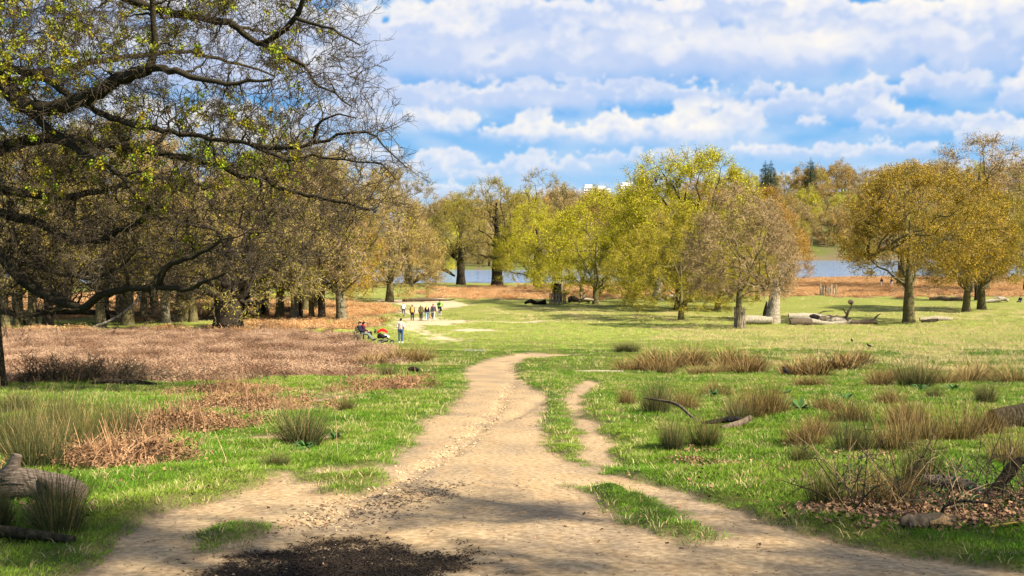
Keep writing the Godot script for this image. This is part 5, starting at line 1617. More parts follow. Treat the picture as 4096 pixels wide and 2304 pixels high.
# ---------------------------------------------------------------- brush pile lower right
func brush_pile() -> void:
	rng.seed = 640
	var o := thing("brush_pile", "tangled pile of dark bramble stems and twigs at lower right", "brush", Vector3(3.1, ground(3.1, -9.1), -9.1))
	var off := o.position
	for k in 130:
		var x := R(2.35, 4.2)
		var d := R(8.3, 9.6)
		var p := PackedVector3Array([Vector3(x, ground(x, -d), -d) - off])
		var dir := Vector3(R(-0.9, 0.9), R(0.35, 1.1), R(-0.4, 0.4)).normalized()
		var l := R(0.2, 0.75)
		for s in 6:
			p.append(p[s] + dir * l / 6.0)
			dir = (dir + rv() * 0.22 + Vector3(0, -0.05, 0)).normalized()
		var g := Geo.new()
		var r0 := R(0.002, 0.0075)
		g.tube(p, taper(7, r0, r0 * 0.4), 5, Color.WHITE * R(0.6, 1.6))
		for s in 5:
			var i := rng.randi_range(1, 5)
			var e := (rv() + Vector3(0, 0.4, 0)).normalized() * R(0.05, 0.18)
			g.tube(PackedVector3Array([p[i], p[i] + e * 0.6 + rv() * 0.01, p[i] + e]), PackedFloat32Array([r0 * 0.5, r0 * 0.4, r0 * 0.2]), 4, Color.WHITE * R(0.6, 1.5))
		part("stem", g.mesh(), M.twig_near if k % 3 else M.twig_brown, o)
	var bl := Inst.new()
	for i in 90:
		var x := R(2.5, 4.1)
		var d := R(8.2, 9.9)
		bl.add(facing(rv() + Vector3(0, 1, 0), R(0, TAU)).scaled(Vector3.ONE * R(0.16, 0.30)), Vector3(x, ground(x, -d) + R(0, 0.12), -d) - off, Color(0.8, 1.3, 0.8) * R(0.5, 1.3))
	many("leaves", leaf_mesh(66, 10, 1.0, 0.12), M.needle, bl, o)
	log_thing("dead_limb", "thick dark dead limb rising out of the brush at lower right", 3.62, 9.07, [Vector3(-0.05, -0.02, 0.03), Vector3(0.05, 0.08, 0.0), Vector3(0.19, 0.26, 0), Vector3(0.25, 0.31, 0.0), Vector3(0.30, 0.30, 0)], [0.045, 0.04, 0.038, 0.045, 0.02], "bark_near", "branch", 0.3)
	log_thing("silver_log", "silvery weathered log half hidden behind the brush pile", 3.52, 9.4, [Vector3(-0.25, 0.12, -0.1), Vector3(0.0, 0.11, 0), Vector3(0.18, 0.02, 0.1)], [0.04, 0.06, 0.05], "log_grey")
	log_thing("rotten_log", "short rotten log with orange broken wood at the brush pile's front", 2.78, 7.92, [Vector3(-0.16, 0.035, 0.02), Vector3(-0.04, 0.05, 0), Vector3(0.07, 0.05, 0), Vector3(0.16, 0.03, -0.02)], [0.045, 0.056, 0.058, 0.048], "dead_dark", "log", 0.6)
	var rot: Node3D = get_node("rotten_log")
	part("broken_wood", log_geo(PackedVector3Array([Vector3(-0.02, 0.05, 0.035), Vector3(0.06, 0.055, 0.035), Vector3(0.13, 0.04, 0.025)]), PackedFloat32Array([0.03, 0.042, 0.03]), 9, 0.9).mesh(), M.rotten, rot)
	part("broken_end", log_geo(PackedVector3Array([Vector3(-0.20, 0.05, 0.02), Vector3(-0.15, 0.055, 0.02), Vector3(-0.10, 0.055, 0.01)]), PackedFloat32Array([0.025, 0.045, 0.04]), 7, 0.9).mesh(), M.dead_dark, rot)
	log_thing("arched_stem", "dark stem arching low over the leaves in the brush pile", 3.15, 8.35, [Vector3(-0.16, 0.0, 0), Vector3(-0.12, 0.12, 0), Vector3(0.0, 0.16, 0), Vector3(0.22, 0.14, 0)], [0.012, 0.011, 0.01, 0.007], "bark_black", "stem", 0.1)
	log_thing("green_stem", "thin olive stem lying across the leaves right of the rotten log", 3.45, 7.95, [Vector3(-0.3, 0.03, 0.1), Vector3(0, 0.05, 0), Vector3(0.4, 0.07, 0)], [0.006, 0.008, 0.006], "twig_olive", "stem", 0.1)
# ---------------------------------------------------------------- far buildings
func far_things() -> void:
	var list := [[96.0, 1490.0, 17.0, 79.0, "left one of the two white tower blocks above the yellow trees"], [113.5, 1505.0, 17.0, 78.0, "right one of the two white tower blocks above the yellow trees"], [144.0, 1480.0, 24.0, 81.0, "wide white tower block half behind the tallest yellow tree"], [62.0, 1500.0, 14.0, 75.5, "lowest white tower block at the left of the group"], [279.0, 1450.0, 15.0, 76.0, "white tower top right of the tallest yellow tree"]]
	for q in list:
		var x: float = q[0]
		var d: float = q[1]
		var w: float = q[2]
		var top: float = q[3]
		var y := ground(x, -d) - 2.0
		var o := thing("tower_block", q[4], "building", Vector3(x, y, -d), 0.18)
		var h := top - y
		var g := Geo.new()
		g.box(Transform3D(Basis(), Vector3(0, h * 0.5, 0)), Vector3(w, h, 15))
		part("wall", g.mesh(), M.concrete, o)
		g = Geo.new()
		g.box(Transform3D(Basis(), Vector3(-w * 0.12, h + 1.8, 0)), Vector3(w * 0.55, 3.6, 8))
		part("plant_room", g.mesh(), M.concrete, o)
		for fl in 7:
			var fy := h - 2.4 - fl * 3.0
			g = Geo.new()
			g.box(Transform3D(Basis(), Vector3(0, fy + 1.65, 7.7)), Vector3(w + 1.2, 0.35, 1.6))
			part("balcony", g.mesh(), M.concrete, o)
			var n := int(w / 3.4)
			for k in n:
				g = Geo.new()
				g.box(Transform3D(Basis(), Vector3((k - (n - 1) * 0.5) * 3.3, fy, 7.52)), Vector3(2.1, 1.5, 0.2))
				part("window", g.mesh(), M.window, o)

# ---------------------------------------------------------------- people
func nets(bones: Array, cell: float, k := 0.03) -> ArrayMesh:
	# one skin over tapered capsules [a, b, ra, rb], as surface nets
	var lo := Vector3.ONE * 1e9
	var hi := -lo
	for b in bones:
		for e in [[b[0], b[2]], [b[1], b[3]]]:
			lo = lo.min(e[0] - Vector3.ONE * (e[1] + 0.06))
			hi = hi.max(e[0] + Vector3.ONE * (e[1] + 0.06))
	var nx := int((hi.x - lo.x) / cell) + 2
	var ny := int((hi.y - lo.y) / cell) + 2
	var nz := int((hi.z - lo.z) / cell) + 2
	var f := PackedFloat32Array()
	f.resize(nx * ny * nz)
	for b in bones:
		var a: Vector3 = b[0]
		var e: Vector3 = b[1]
		var ra: float = b[2]
		var rb: float = b[3]
		var m := maxf(ra, rb) + k * 3.0
		var l0 := (a.min(e) - Vector3.ONE * m - lo) / cell
		var h0 := (a.max(e) + Vector3.ONE * m - lo) / cell
		var ab := e - a
		var len2 := maxf(ab.length_squared(), 1e-9)
		for iz in range(maxi(0, int(l0.z)), mini(nz, int(h0.z) + 2)):
			for iy in range(maxi(0, int(l0.y)), mini(ny, int(h0.y) + 2)):
				for ix in range(maxi(0, int(l0.x)), mini(nx, int(h0.x) + 2)):
					var p := lo + Vector3(ix, iy, iz) * cell
					var t := clampf((p - a).dot(ab) / len2, 0.0, 1.0)
					var d := p.distance_to(a + ab * t) - lerpf(ra, rb, t)
					f[(iz * ny + iy) * nx + ix] += exp(-d / k)
	var v := PackedVector3Array()
	var idx := {}
	var sx := 1
	var sy := nx
	var sz := nx * ny
	var corner := [0, sx, sy, sx + sy, sz, sx + sz, sy + sz, sx + sy + sz]
	var off := [Vector3(0, 0, 0), Vector3(1, 0, 0), Vector3(0, 1, 0), Vector3(1, 1, 0), Vector3(0, 0, 1), Vector3(1, 0, 1), Vector3(0, 1, 1), Vector3(1, 1, 1)]
	var pairs := [[0, 1], [2, 3], [4, 5], [6, 7], [0, 2], [1, 3], [4, 6], [5, 7], [0, 4], [1, 5], [2, 6], [3, 7]]
	for iz in nz - 1:
		for iy in ny - 1:
			for ix in nx - 1:
				var i := (iz * ny + iy) * nx + ix
				var ins := 0
				for c in corner:
					if f[i + c] > 1.0: ins += 1
				if ins == 0 or ins == 8: continue
				var sum := Vector3.ZERO
				var n := 0
				for pr in pairs:
					var fa := f[i + corner[pr[0]]]
					var fb := f[i + corner[pr[1]]]
					if (fa > 1.0) != (fb > 1.0):
						var da := -log(maxf(fa, 1e-6))
						var db := -log(maxf(fb, 1e-6))
						sum += off[pr[0]].lerp(off[pr[1]], da / (da - db))
						n += 1
				idx[i] = v.size()
				v.append(lo + (Vector3(ix, iy, iz) + sum / n) * cell)
	var tri := PackedInt32Array()
	for i in idx:
		var i0: int = i
		for ax in 3:
			var s: int = [sx, sy, sz][ax]
			var u: int = [sy, sz, sx][ax]
			var w: int = [sz, sx, sy][ax]
			var here := f[i0] > 1.0
			if i0 + s >= f.size() or here == (f[i0 + s] > 1.0): continue
			if not (idx.has(i0 - u) and idx.has(i0 - w) and idx.has(i0 - u - w)): continue
			var q: Array = [idx[i0], idx[i0 - u], idx[i0 - u - w], idx[i0 - w]]
			if here: tri.append_array(PackedInt32Array([q[0], q[2], q[1], q[0], q[3], q[2]]))
			else: tri.append_array(PackedInt32Array([q[0], q[1], q[2], q[0], q[2], q[3]]))
	var nn := PackedVector3Array()
	nn.resize(v.size())
	for t in range(0, tri.size(), 3):
		var fn := (v[tri[t + 2]] - v[tri[t]]).cross(v[tri[t + 1]] - v[tri[t]])
		for j in 3: nn[tri[t + j]] += fn
	for i in nn.size(): nn[i] = nn[i].normalized()
	var arr := []
	arr.resize(Mesh.ARRAY_MAX)
	arr[Mesh.ARRAY_VERTEX] = v
	arr[Mesh.ARRAY_NORMAL] = nn
	arr[Mesh.ARRAY_INDEX] = tri
	var m := ArrayMesh.new()
	m.add_surface_from_arrays(Mesh.PRIMITIVE_TRIANGLES, arr)
	return m

func joined(meshes: Array) -> ArrayMesh:
	var st := SurfaceTool.new()
	for m in meshes: st.append_from(m[0], 0, m[1])
	return st.commit()

var hand_m: ArrayMesh
var cloths := {}
func dye(c: Color, rough := 0.9) -> StandardMaterial3D:
	if not cloths.has(c):
		var m := StandardMaterial3D.new()
		m.resource_name = "cloth"
		m.albedo_color = c.linear_to_srgb()
		m.roughness = rough
		m.metallic_specular = 0.2
		cloths[c] = m
	return cloths[c]

func hand() -> ArrayMesh:
	if hand_m == null:   # relaxed hand hanging along -y, palm to +x, thumb to -z
		var b := [[Vector3(0, 0.01, 0), Vector3(0, -0.05, 0.012), 0.022, 0.024], [Vector3(0, -0.03, -0.014), Vector3(0, -0.075, -0.022), 0.018, 0.014], [Vector3(0, -0.03, 0.012), Vector3(0, -0.075, 0.024), 0.018, 0.013]]
		var lens := [0.066, 0.075, 0.070, 0.055]
		for i in 4:
			var z := -0.027 + i * 0.018
			var o := Vector3(0, -0.075, z)
			var l: float = lens[i]
			var p1 := o + Vector3(0.008, -l * 0.45, (z) * 0.1)
			var p2 := p1 + Vector3(0.014, -l * 0.33, 0)
			var p3 := p2 + Vector3(0.016, -l * 0.2, 0)
			b.append([o, p1, 0.009, 0.0085])
			b.append([p1, p2, 0.0085, 0.008])
			b.append([p2, p3, 0.008, 0.0065])
		b.append([Vector3(0.004, -0.02, -0.02), Vector3(0.016, -0.055, -0.044), 0.013, 0.010])
		b.append([Vector3(0.016, -0.055, -0.044), Vector3(0.024, -0.082, -0.046), 0.010, 0.007])
		hand_m = nets(b, 0.006, 0.004)
	return hand_m

# joints of a figure facing -z; see poses below
func joints(pose: String) -> Dictionary:
	var j := {"hip": Vector3(0, 0.94, 0), "waist": Vector3(0, 1.10, 0.0), "chest": Vector3(0, 1.32, 0.0), "neck": Vector3(0, 1.47, 0.0), "head": Vector3(0, 1.61, -0.02), "face": Vector3(0, 1.60, -0.10)}
	for s in [-1, 1]:
		var k := "l" if s < 0 else "r"
		j["hip" + k] = Vector3(0.095 * s, 0.90, 0)
		j["knee" + k] = Vector3(0.10 * s, 0.49, -0.02)
		j["ank" + k] = Vector3(0.105 * s, 0.08, 0.02)
		j["toe" + k] = Vector3(0.12 * s, 0.035, -0.15)
		j["sh" + k] = Vector3(0.175 * s, 1.40, 0.01)
		j["el" + k] = Vector3(0.235 * s, 1.13, 0.03)
		j["wr" + k] = Vector3(0.245 * s, 0.89, -0.04)
	if pose == "walk" or pose == "walk2":
		var a := 1.0 if pose == "walk" else -1.0
		for s in [-1, 1]:
			var k := "l" if s < 0 else "r"
			var f: float = a * s
			j["knee" + k] += Vector3(0, 0.02 * maxf(0, f), -0.13 * f - 0.03)
			j["ank" + k] += Vector3(0, 0.07 * maxf(0, -f), -0.20 * f + 0.07 * maxf(0, -f))
			j["toe" + k] += Vector3(0, 0.02, -0.20 * f + 0.05 * maxf(0, -f))
			j["el" + k] += Vector3(0, 0.0, 0.08 * f)
			j["wr" + k] += Vector3(0, 0.03, 0.13 * f - 0.04)
	elif pose == "pockets":
		for s in [-1, 1]:
			var k := "l" if s < 0 else "r"
			j["el" + k] = Vector3(0.245 * s, 1.13, 0.07)
			j["wr" + k] = Vector3(0.17 * s, 1.02, -0.14)
		j.head += Vector3(0, -0.03, -0.05)
		j.face += Vector3(0, -0.07, -0.05)
	elif pose == "ride":
		j.hip = Vector3(0, 0.98, 0.10)
		j.waist = Vector3(0, 1.13, 0.04)
		j.chest = Vector3(0, 1.32, -0.12)
		j.neck = Vector3(0, 1.44, -0.22)
		j.head = Vector3(0, 1.57, -0.29)
		j.face = Vector3(0, 1.55, -0.37)
		for s in [-1, 1]:
			var k := "l" if s < 0 else "r"
			var up := 0.17 if s < 0 else -0.17
			j["hip" + k] = Vector3(0.095 * s, 0.95, 0.10)
			j["knee" + k] = Vector3(0.14 * s, 0.66 + up * 0.7, -0.24)
			j["ank" + k] = Vector3(0.12 * s, 0.33 + up, -0.02)
			j["toe" + k] = Vector3(0.13 * s, 0.27 + up, -0.17)
			j["sh" + k] = Vector3(0.19 * s, 1.37, -0.16)
			j["el" + k] = Vector3(0.29 * s, 1.16, -0.33)
			j["wr" + k] = Vector3(0.27 * s, 1.04, -0.52)
	elif pose == "sit" or pose == "slump":
		var back := 0.18 if pose == "slump" else 0.08
		j.hip = Vector3(0, 0.50, 0)
		j.waist = Vector3(0, 0.66, 0.04 + back * 0.3)
		j.chest = Vector3(0, 0.88, 0.04 + back * 0.8)
		j.neck = Vector3(0, 1.03, 0.02 + back)
		j.head = Vector3(0, 1.17, -0.01 + back)
		j.face = Vector3(0, 1.16, -0.09 + back)
		for s in [-1, 1]:
			var k := "l" if s < 0 else "r"
			j["hip" + k] = Vector3(0.095 * s, 0.50, -0.02)
			j["knee" + k] = Vector3(0.12 * s, 0.50, -0.46)
			j["ank" + k] = Vector3(0.11 * s, 0.08, -0.50)
			j["toe" + k] = Vector3(0.12 * s, 0.035, -0.66)
			if pose == "slump":
				j["knee" + k] = Vector3(0.12 * s, 0.44, -0.45)
				j["ank" + k] = Vector3(0.11 * s, 0.08, -0.80)
				j["toe" + k] = Vector3(0.13 * s, 0.13, -0.94)
			j["sh" + k] = Vector3(0.175 * s, 0.96, 0.05 + back)
			j["el" + k] = Vector3(0.24 * s, 0.70, 0.0 + back * 0.5)
			j["wr" + k] = Vector3(0.14 * s, 0.60, -0.22)
	return j

# p: pose, h height, skin/top/legs/hair/shoe colours, coat length 0..1, long hair, hood ...
func person(label: String, x: float, d: float, turn: float, p: Dictionary, lift := 0.0) -> Node3D:
	var o := thing("person", label, "person", Vector3(x, ground(x, -d) + lift, -d), turn)
	var sc: float = p.get("h", 1.72) / 1.72
	o.scale = Vector3.ONE * sc
	var j := joints(p.pose)
	var fat: float = p.get("build", 1.0)
	var sx := Vector3(0.045, 0, 0)
	var torso := [[j.hip, j.waist, 0.11 * fat, 0.10 * fat], [j.waist, j.chest, 0.10 * fat, 0.11 * fat], [j.chest, (j.shl + j.shr) * 0.5, 0.115 * fat, 0.07], [j.shl, j.shr, 0.052, 0.052], [(j.shl + j.chest) * 0.5, (j.shr + j.chest) * 0.5, 0.08, 0.08], [j.hipl, j.hipr, 0.095 * fat, 0.095 * fat]]
	var arms := []
	var legs := []
	var feet := []
	for k in ["l", "r"]:
		arms.append([j["sh" + k], j["el" + k], 0.056, 0.043])
		arms.append([j["el" + k], j["wr" + k], 0.043, 0.030])
		legs.append([j["hip" + k], j["knee" + k], 0.080 * fat, 0.052])
		legs.append([j["knee" + k], j["knee" + k].lerp(j["ank" + k], 0.35), 0.050, 0.052])
		legs.append([j["knee" + k].lerp(j["ank" + k], 0.35), j["ank" + k], 0.052, 0.036])
		feet.append([j["ank" + k], j["ank" + k] - Vector3(0, 0.03, -0.03), 0.040, 0.042])
		feet.append([j["ank" + k] - Vector3(0, 0.035, -0.02), j["toe" + k], 0.040, 0.032])
	var look: Vector3 = (j.face - j.head).normalized()
	var side := look.cross(Vector3.UP).normalized()
	var up := side.cross(look)
	var c: Vector3 = j.head
	var skull := [[c + up * 0.03, c + look * 0.01 + up * 0.02, 0.085, 0.082], [c + look * 0.03 - up * 0.05, c + look * 0.045 - up * 0.075, 0.058, 0.042], [c + look * 0.085 + up * 0.005, c + look * 0.105 - up * 0.02, 0.012, 0.014], [c + look * 0.075 - up * 0.055 - side * 0.02, c + look * 0.075 - up * 0.055 + side * 0.02, 0.012, 0.012], [j.neck - Vector3(0, 0.03, 0), c - up * 0.05 - look * 0.015, 0.056, 0.054], [c + side * 0.080, c + side * 0.083 - up * 0.03, 0.014, 0.010], [c - side * 0.080, c - side * 0.083 - up * 0.03, 0.014, 0.010]]
	var inner := []
	for b in torso + legs: inner.append([b[0], b[1], b[2] - 0.022, b[3] - 0.014])
	var parts := [[nets(inner + arms + feet + [[j.chest, j.neck, 0.08, 0.058]], 0.022, 0.012), Transform3D()], [nets(skull, 0.014, 0.010), Transform3D()]]
	for k in ["l", "r"]:
		var s := -1.0 if k == "l" else 1.0
		var dir: Vector3 = (j["wr" + k] - j["el" + k]).normalized()
		var y := -dir
		var xx: Vector3 = (Vector3(-s, 0, 0) - y * Vector3(-s, 0, 0).dot(y)).normalized()
		parts.append([hand(), Transform3D(Basis(xx, y, xx.cross(y) * 1.0), j["wr" + k])])
	part("body", joined(parts), dye(p.get("skin", Color(0.55, 0.36, 0.27)), 0.6), o)
	for s in [-1.0, 1.0]:
		var g := Geo.new()
		g.ball(c + look * 0.082 + up * 0.015 + side * s * 0.032, Vector3(0.010, 0.007, 0.010))
		part("eye", g.mesh(), M.rubber, o)
	var grow := func(list: Array, by: float) -> Array:
		var out := []
		for b in list: out.append([b[0], b[1], b[2] + by, b[3] + by])
		return out
	# trousers, shoes
	var tr: Array = legs if not p.get("shorts", false) else [legs[0], legs[3]]
	part("trousers", nets(grow.call(tr + [torso[5], [j.hip - sx, j.hip.lerp(j.waist, 0.35) - sx, 0.085 * fat, 0.085 * fat], [j.hip + sx, j.hip.lerp(j.waist, 0.35) + sx, 0.085 * fat, 0.085 * fat]], 0.018 + p.get("baggy", 0.0)), 0.024, 0.014), dye(p.legs), o)
	part("shoes", nets(grow.call(feet, 0.010), 0.018, 0.012), dye(p.get("shoe", Color(0.05, 0.045, 0.04))), o)
	# jacket
	var top: Array = grow.call([torso[1], torso[2], torso[3], torso[4], [j.chest - sx, j.hip.lerp(j.waist, 0.35) - sx * 1.4, 0.095 * fat, 0.098 * fat], [j.chest + sx, j.hip.lerp(j.waist, 0.35) + sx * 1.4, 0.095 * fat, 0.098 * fat]] + arms, p.get("loose", 0.016))
	var coat: float = p.get("coat", 0.0)
	if coat > 0.0:
		var drop := Vector3(0, -coat, 0)
		for s in [-0.06, 0.06]:
			top.append([j.hip + Vector3(s, 0, 0), j.hip + drop + Vector3(s * 1.5, 0, 0), 0.115 * fat, 0.115 * fat])
	part("jacket", nets(top, 0.024, 0.016), dye(p.top), o)
	# hair
	var hb := [[c + up * 0.045 - look * 0.02, c + up * 0.04 + look * 0.02, 0.088, 0.085], [c - look * 0.035, c - look * 0.04 - up * 0.04, 0.078, 0.066]]
	if p.get("long", 0.0) > 0.0:
		hb.append([c - look * 0.05 - up * 0.03, c - look * 0.085 - up * (0.10 + p.long), 0.085, 0.075])
		hb.append([c - look * 0.01 + side * 0.055, c - look * 0.05 + side * 0.06 - up * (0.10 + p.long * 0.7), 0.05, 0.05])
		hb.append([c - look * 0.01 - side * 0.055, c - look * 0.05 - side * 0.06 - up * (0.10 + p.long * 0.7), 0.05, 0.05])
	if p.get("bun", false): hb.append([c + up * 0.13 - look * 0.03, c + up * 0.14 - look * 0.03, 0.045, 0.04])
	part("hair", nets(hb, 0.016, 0.012), dye(p.get("hair", Color(0.03, 0.02, 0.015))), o)
	if p.has("helmet"):
		part("helmet", nets([[c + up * 0.06 - look * 0.05, c + up * 0.065 + look * 0.05, 0.10, 0.095]], 0.016, 0.012), dye(p.helmet, 0.4), o)
	if p.has("collar"):
		part("collar", nets([[j.neck + Vector3(-0.05, 0.0, 0.03), j.neck + Vector3(0.05, 0.0, 0.03), 0.075, 0.075], [j.neck + Vector3(0, 0.02, -0.04), j.neck + Vector3(0, 0, 0.05), 0.075, 0.085]], 0.018, 0.015), dye(p.collar), o)
	if p.has("panel"):
		part("back_panel", nets([[j.waist + Vector3(-0.05, 0.0, 0.065), j.chest + Vector3(-0.05, 0.05, 0.075), 0.085, 0.085], [j.waist + Vector3(0.05, 0, 0.065), j.chest + Vector3(0.05, 0.05, 0.075), 0.085, 0.085]], 0.022, 0.015), dye(p.panel), o)
	return o

func wheel(o: Node3D, at: Vector3, r: float, tyre_r: float, spokes: int, rim: Material) -> void:
	var w := Node3D.new()
	w.name = numbered("wheel", o)
	o.add_child(w, true)
	w.position = at
	for k in 2:
		var g := Geo.new()
		var p := PackedVector3Array()
		var q := r if k == 0 else r - tyre_r * 1.5
		for i in 25:
			var a := TAU * i / 24
			p.append(Vector3(0, cos(a) * q, sin(a) * q))
		g.tube(p, taper(25, tyre_r if k == 0 else tyre_r * 0.6, tyre_r if k == 0 else tyre_r * 0.6), 7)
		part("tyre" if k == 0 else "rim", g.mesh(), M.rubber if k == 0 else rim, w)
	var g := Geo.new()
	for i in spokes:
		var a := TAU * i / spokes
		g.tube(PackedVector3Array([Vector3(0.01, 0, 0), Vector3(0, cos(a) * r * 0.95, sin(a) * r * 0.95)]), PackedFloat32Array([0.004, 0.003]) if spokes > 6 else PackedFloat32Array([0.02, 0.014]), 4)
	g.tube(PackedVector3Array([Vector3(-0.05, 0, 0), Vector3(0.05, 0, 0)]), PackedFloat32Array([0.02, 0.02]), 8, Color.WHITE, true)
	part("spokes", g.mesh(), rim, w)

func bicycle(label: String, x: float, d: float, turn: float, size: float, frame: Color, guard: bool) -> void:
	var o := thing("bicycle", label, "bicycle", Vector3(x, ground(x, -d), -d), turn)
	o.scale = Vector3.ONE * size
	wheel(o, Vector3(0, 0.34, 0.48), 0.325, 0.022, 20, M.metal)
	wheel(o, Vector3(0, 0.34, -0.56), 0.325, 0.022, 20, M.metal)
	var g := Geo.new()
	var bb := Vector3(0, 0.30, 0.03)
	var seat := Vector3(0, 0.86, 0.16)
	var head := Vector3(0, 0.88, -0.38)
	for e in [[bb, seat], [bb, head - Vector3(0, 0.08, -0.02)], [seat - Vector3(0, 0.08, 0.01), head], [bb, Vector3(0, 0.34, 0.48)], [seat - Vector3(0, 0.12, 0.02), Vector3(0, 0.34, 0.48)], [head + Vector3(0, 0.1, 0.03), Vector3(0, 0.34, -0.56)]]:
		g.tube(PackedVector3Array([e[0], e[1]]), PackedFloat32Array([0.020, 0.017]), 8)
	part("frame", g.mesh(), dye(frame, 0.4), o)
	g = Geo.new()
	g.tube(PackedVector3Array([Vector3(-0.29, 1.02, -0.44), Vector3(-0.12, 1.0, -0.40), Vector3(0.12, 1.0, -0.40), Vector3(0.29, 1.02, -0.44)]), taper(4, 0.014, 0.014), 7, Color.WHITE, true)
	part("handlebar", g.mesh(), M.rubber, o)
	g = Geo.new()
	g.ball(Vector3(0, 0.90, 0.20), Vector3(0.08, 0.03, 0.10))
	g.ball(Vector3(0, 0.905, 0.09), Vector3(0.035, 0.025, 0.10))
	part("saddle", g.mesh(), M.rubber, o)
	for s in [-1, 1]:
		g = Geo.new()
		g.box(Transform3D(Basis(), bb + Vector3(0.10 * s, -0.17 * s, -0.02)), Vector3(0.09, 0.025, 0.08))
		part("pedal", g.mesh(), M.rubber, o)
	if guard:
		g = Geo.new()
		var p := PackedVector3Array()
		for i in 9:
			var a := lerpf(-0.4, 1.7, i / 8.0)
			p.append(Vector3(0, 0.34 + cos(a) * 0.37, 0.48 + sin(a) * 0.37))
		g.blade(p, 0.06, Vector3.RIGHT, Color.WHITE, 1.0)
		part("mudguard", g.mesh(), M.metal, o)

func people() -> void:
	rng.seed = 50
	person("woman in beige jumper and blue jeans standing with her back turned", -7.38, 79.4, -0.15, {"pose": "pockets", "h": 1.66, "top": Color(0.55, 0.46, 0.38), "legs": Color(0.045, 0.085, 0.17), "hair": Color(0.012, 0.01, 0.01), "shoe": Color(0.6, 0.6, 0.6), "loose": 0.014})
	# four walkers abreast
	person("walker in black coat wearing an orange rucksack, leftmost of the four", -10.36, 124.4, 0.05, {"pose": "walk", "h": 1.66, "top": Color(0.025, 0.025, 0.028), "legs": Color(0.02, 0.03, 0.06), "coat": 0.22, "hair": Color(0.12, 0.07, 0.04)})
	person("walker in olive hooded parka and dark leggings, second from left", -9.51, 125.2, 0.0, {"pose": "walk2", "h": 1.70, "top": Color(0.11, 0.10, 0.045), "legs": Color(0.02, 0.02, 0.035), "coat": 0.12, "hair": Color(0.50, 0.40, 0.27), "bun": true, "collar": Color(0.10, 0.09, 0.04), "build": 1.08})
	person("fair long haired walker in black jacket and pale blue jeans", -8.89, 125.2, 0.05, {"pose": "walk", "h": 1.66, "top": Color(0.02, 0.02, 0.022), "legs": Color(0.20, 0.33, 0.46), "hair": Color(0.62, 0.42, 0.17), "long": 0.22, "shoe": Color(0.5, 0.45, 0.4), "coat": 0.06})
	person("walker in long grey overcoat with pink collar, rightmost of the four", -8.23, 125.2, 0.0, {"pose": "walk2", "h": 1.80, "top": Color(0.055, 0.055, 0.062), "legs": Color(0.48, 0.40, 0.30), "coat": 0.42, "hair": Color(0.20, 0.11, 0.06), "collar": Color(0.45, 0.13, 0.17), "shoe": Color(0.40, 0.30, 0.22)})
	var o := thing("rucksack", "orange rucksack on the leftmost walker's back", "rucksack", Vector3(-10.36, ground(-10.36, -124.4), -124.4), 0.05)
	part("bag", nets([[Vector3(-0.06, 0.98, 0.22), Vector3(-0.06, 1.32, 0.20), 0.13, 0.11], [Vector3(0.06, 0.98, 0.22), Vector3(0.06, 1.32, 0.20), 0.13, 0.11]], 0.025, 0.02), dye(Color(0.56, 0.28, 0.06)), o)
	part("pocket", nets([[Vector3(-0.05, 0.98, 0.33), Vector3(0.05, 0.98, 0.33), 0.05, 0.05]], 0.02, 0.01), dye(Color(0.55, 0.25, 0.04)), o)
	o = thing("handbag", "rust red bag hanging from the fair haired walker's hand", "bag", Vector3(-8.58, ground(-8.58, -125.2), -125.2))
	part("bag", nets([[Vector3(0, 0.36, 0), Vector3(0, 0.50, 0), 0.085, 0.06]], 0.02, 0.02), dye(Color(0.42, 0.09, 0.04)), o)
	var g := Geo.new()
	g.tube(PackedVector3Array([Vector3(-0.03, 0.55, 0), Vector3(-0.05, 0.82, 0), Vector3(0.0, 0.88, 0), Vector3(0.05, 0.82, 0), Vector3(0.03, 0.55, 0)]), taper(5, 0.008, 0.008), 6)
	part("strap", g.mesh(), M.rubber, o)
	# riders
	bicycle("child's bicycle with pale rear mudguard left of the walkers", -12.07, 133.2, 0.1, 0.92, Color(0.1, 0.1, 0.12), true)
	person("child in white hooded top riding a bicycle away", -12.07, 133.2, 0.1, {"pose": "ride", "h": 1.52, "top": Color(0.62, 0.66, 0.74), "legs": Color(0.10, 0.11, 0.14), "hair": Color(0.34, 0.16, 0.06), "collar": Color(0.6, 0.64, 0.72)})
	bicycle("dark bicycle under the rider in lime green, right of the walkers", -8.0, 132.4, -0.12, 1.04, Color(0.03, 0.03, 0.03), false)
	person("cyclist in lime green jacket, black shorts and helmet riding away", -8.0, 132.4, -0.12, {"pose": "ride", "h": 1.84, "top": Color(0.28, 0.62, 0.06), "legs": Color(0.015, 0.015, 0.018), "shorts": true, "helmet": Color(0.03, 0.03, 0.035), "panel": Color(0.03, 0.03, 0.04), "shoe": Color(0.5, 0.5, 0.5), "hair": Color(0.05, 0.03, 0.02), "build": 1.05})
	# bench and couple, seen from its end, facing right
	var b := thing("bench", "pale wooden park bench seen from its end left of the pushchair", "bench", Vector3(-10.55, ground(-10.55, -84.4), -84.4), -PI / 2 - 0.25)
	for i in 3:
		g = Geo.new()
		g.box(Transform3D(Basis(), Vector3(0, 0.44, -0.22 + i * 0.15)), Vector3(1.6, 0.035, 0.13))
		part("seat_slat", g.mesh(), M.pale_wood, b)
		g = Geo.new()
		g.box(Transform3D(Basis(Vector3.RIGHT, -0.22), Vector3(0, 0.58 + i * 0.14, 0.24 + i * 0.03)), Vector3(1.6, 0.11, 0.03))
		part("back_slat", g.mesh(), M.pale_wood, b)
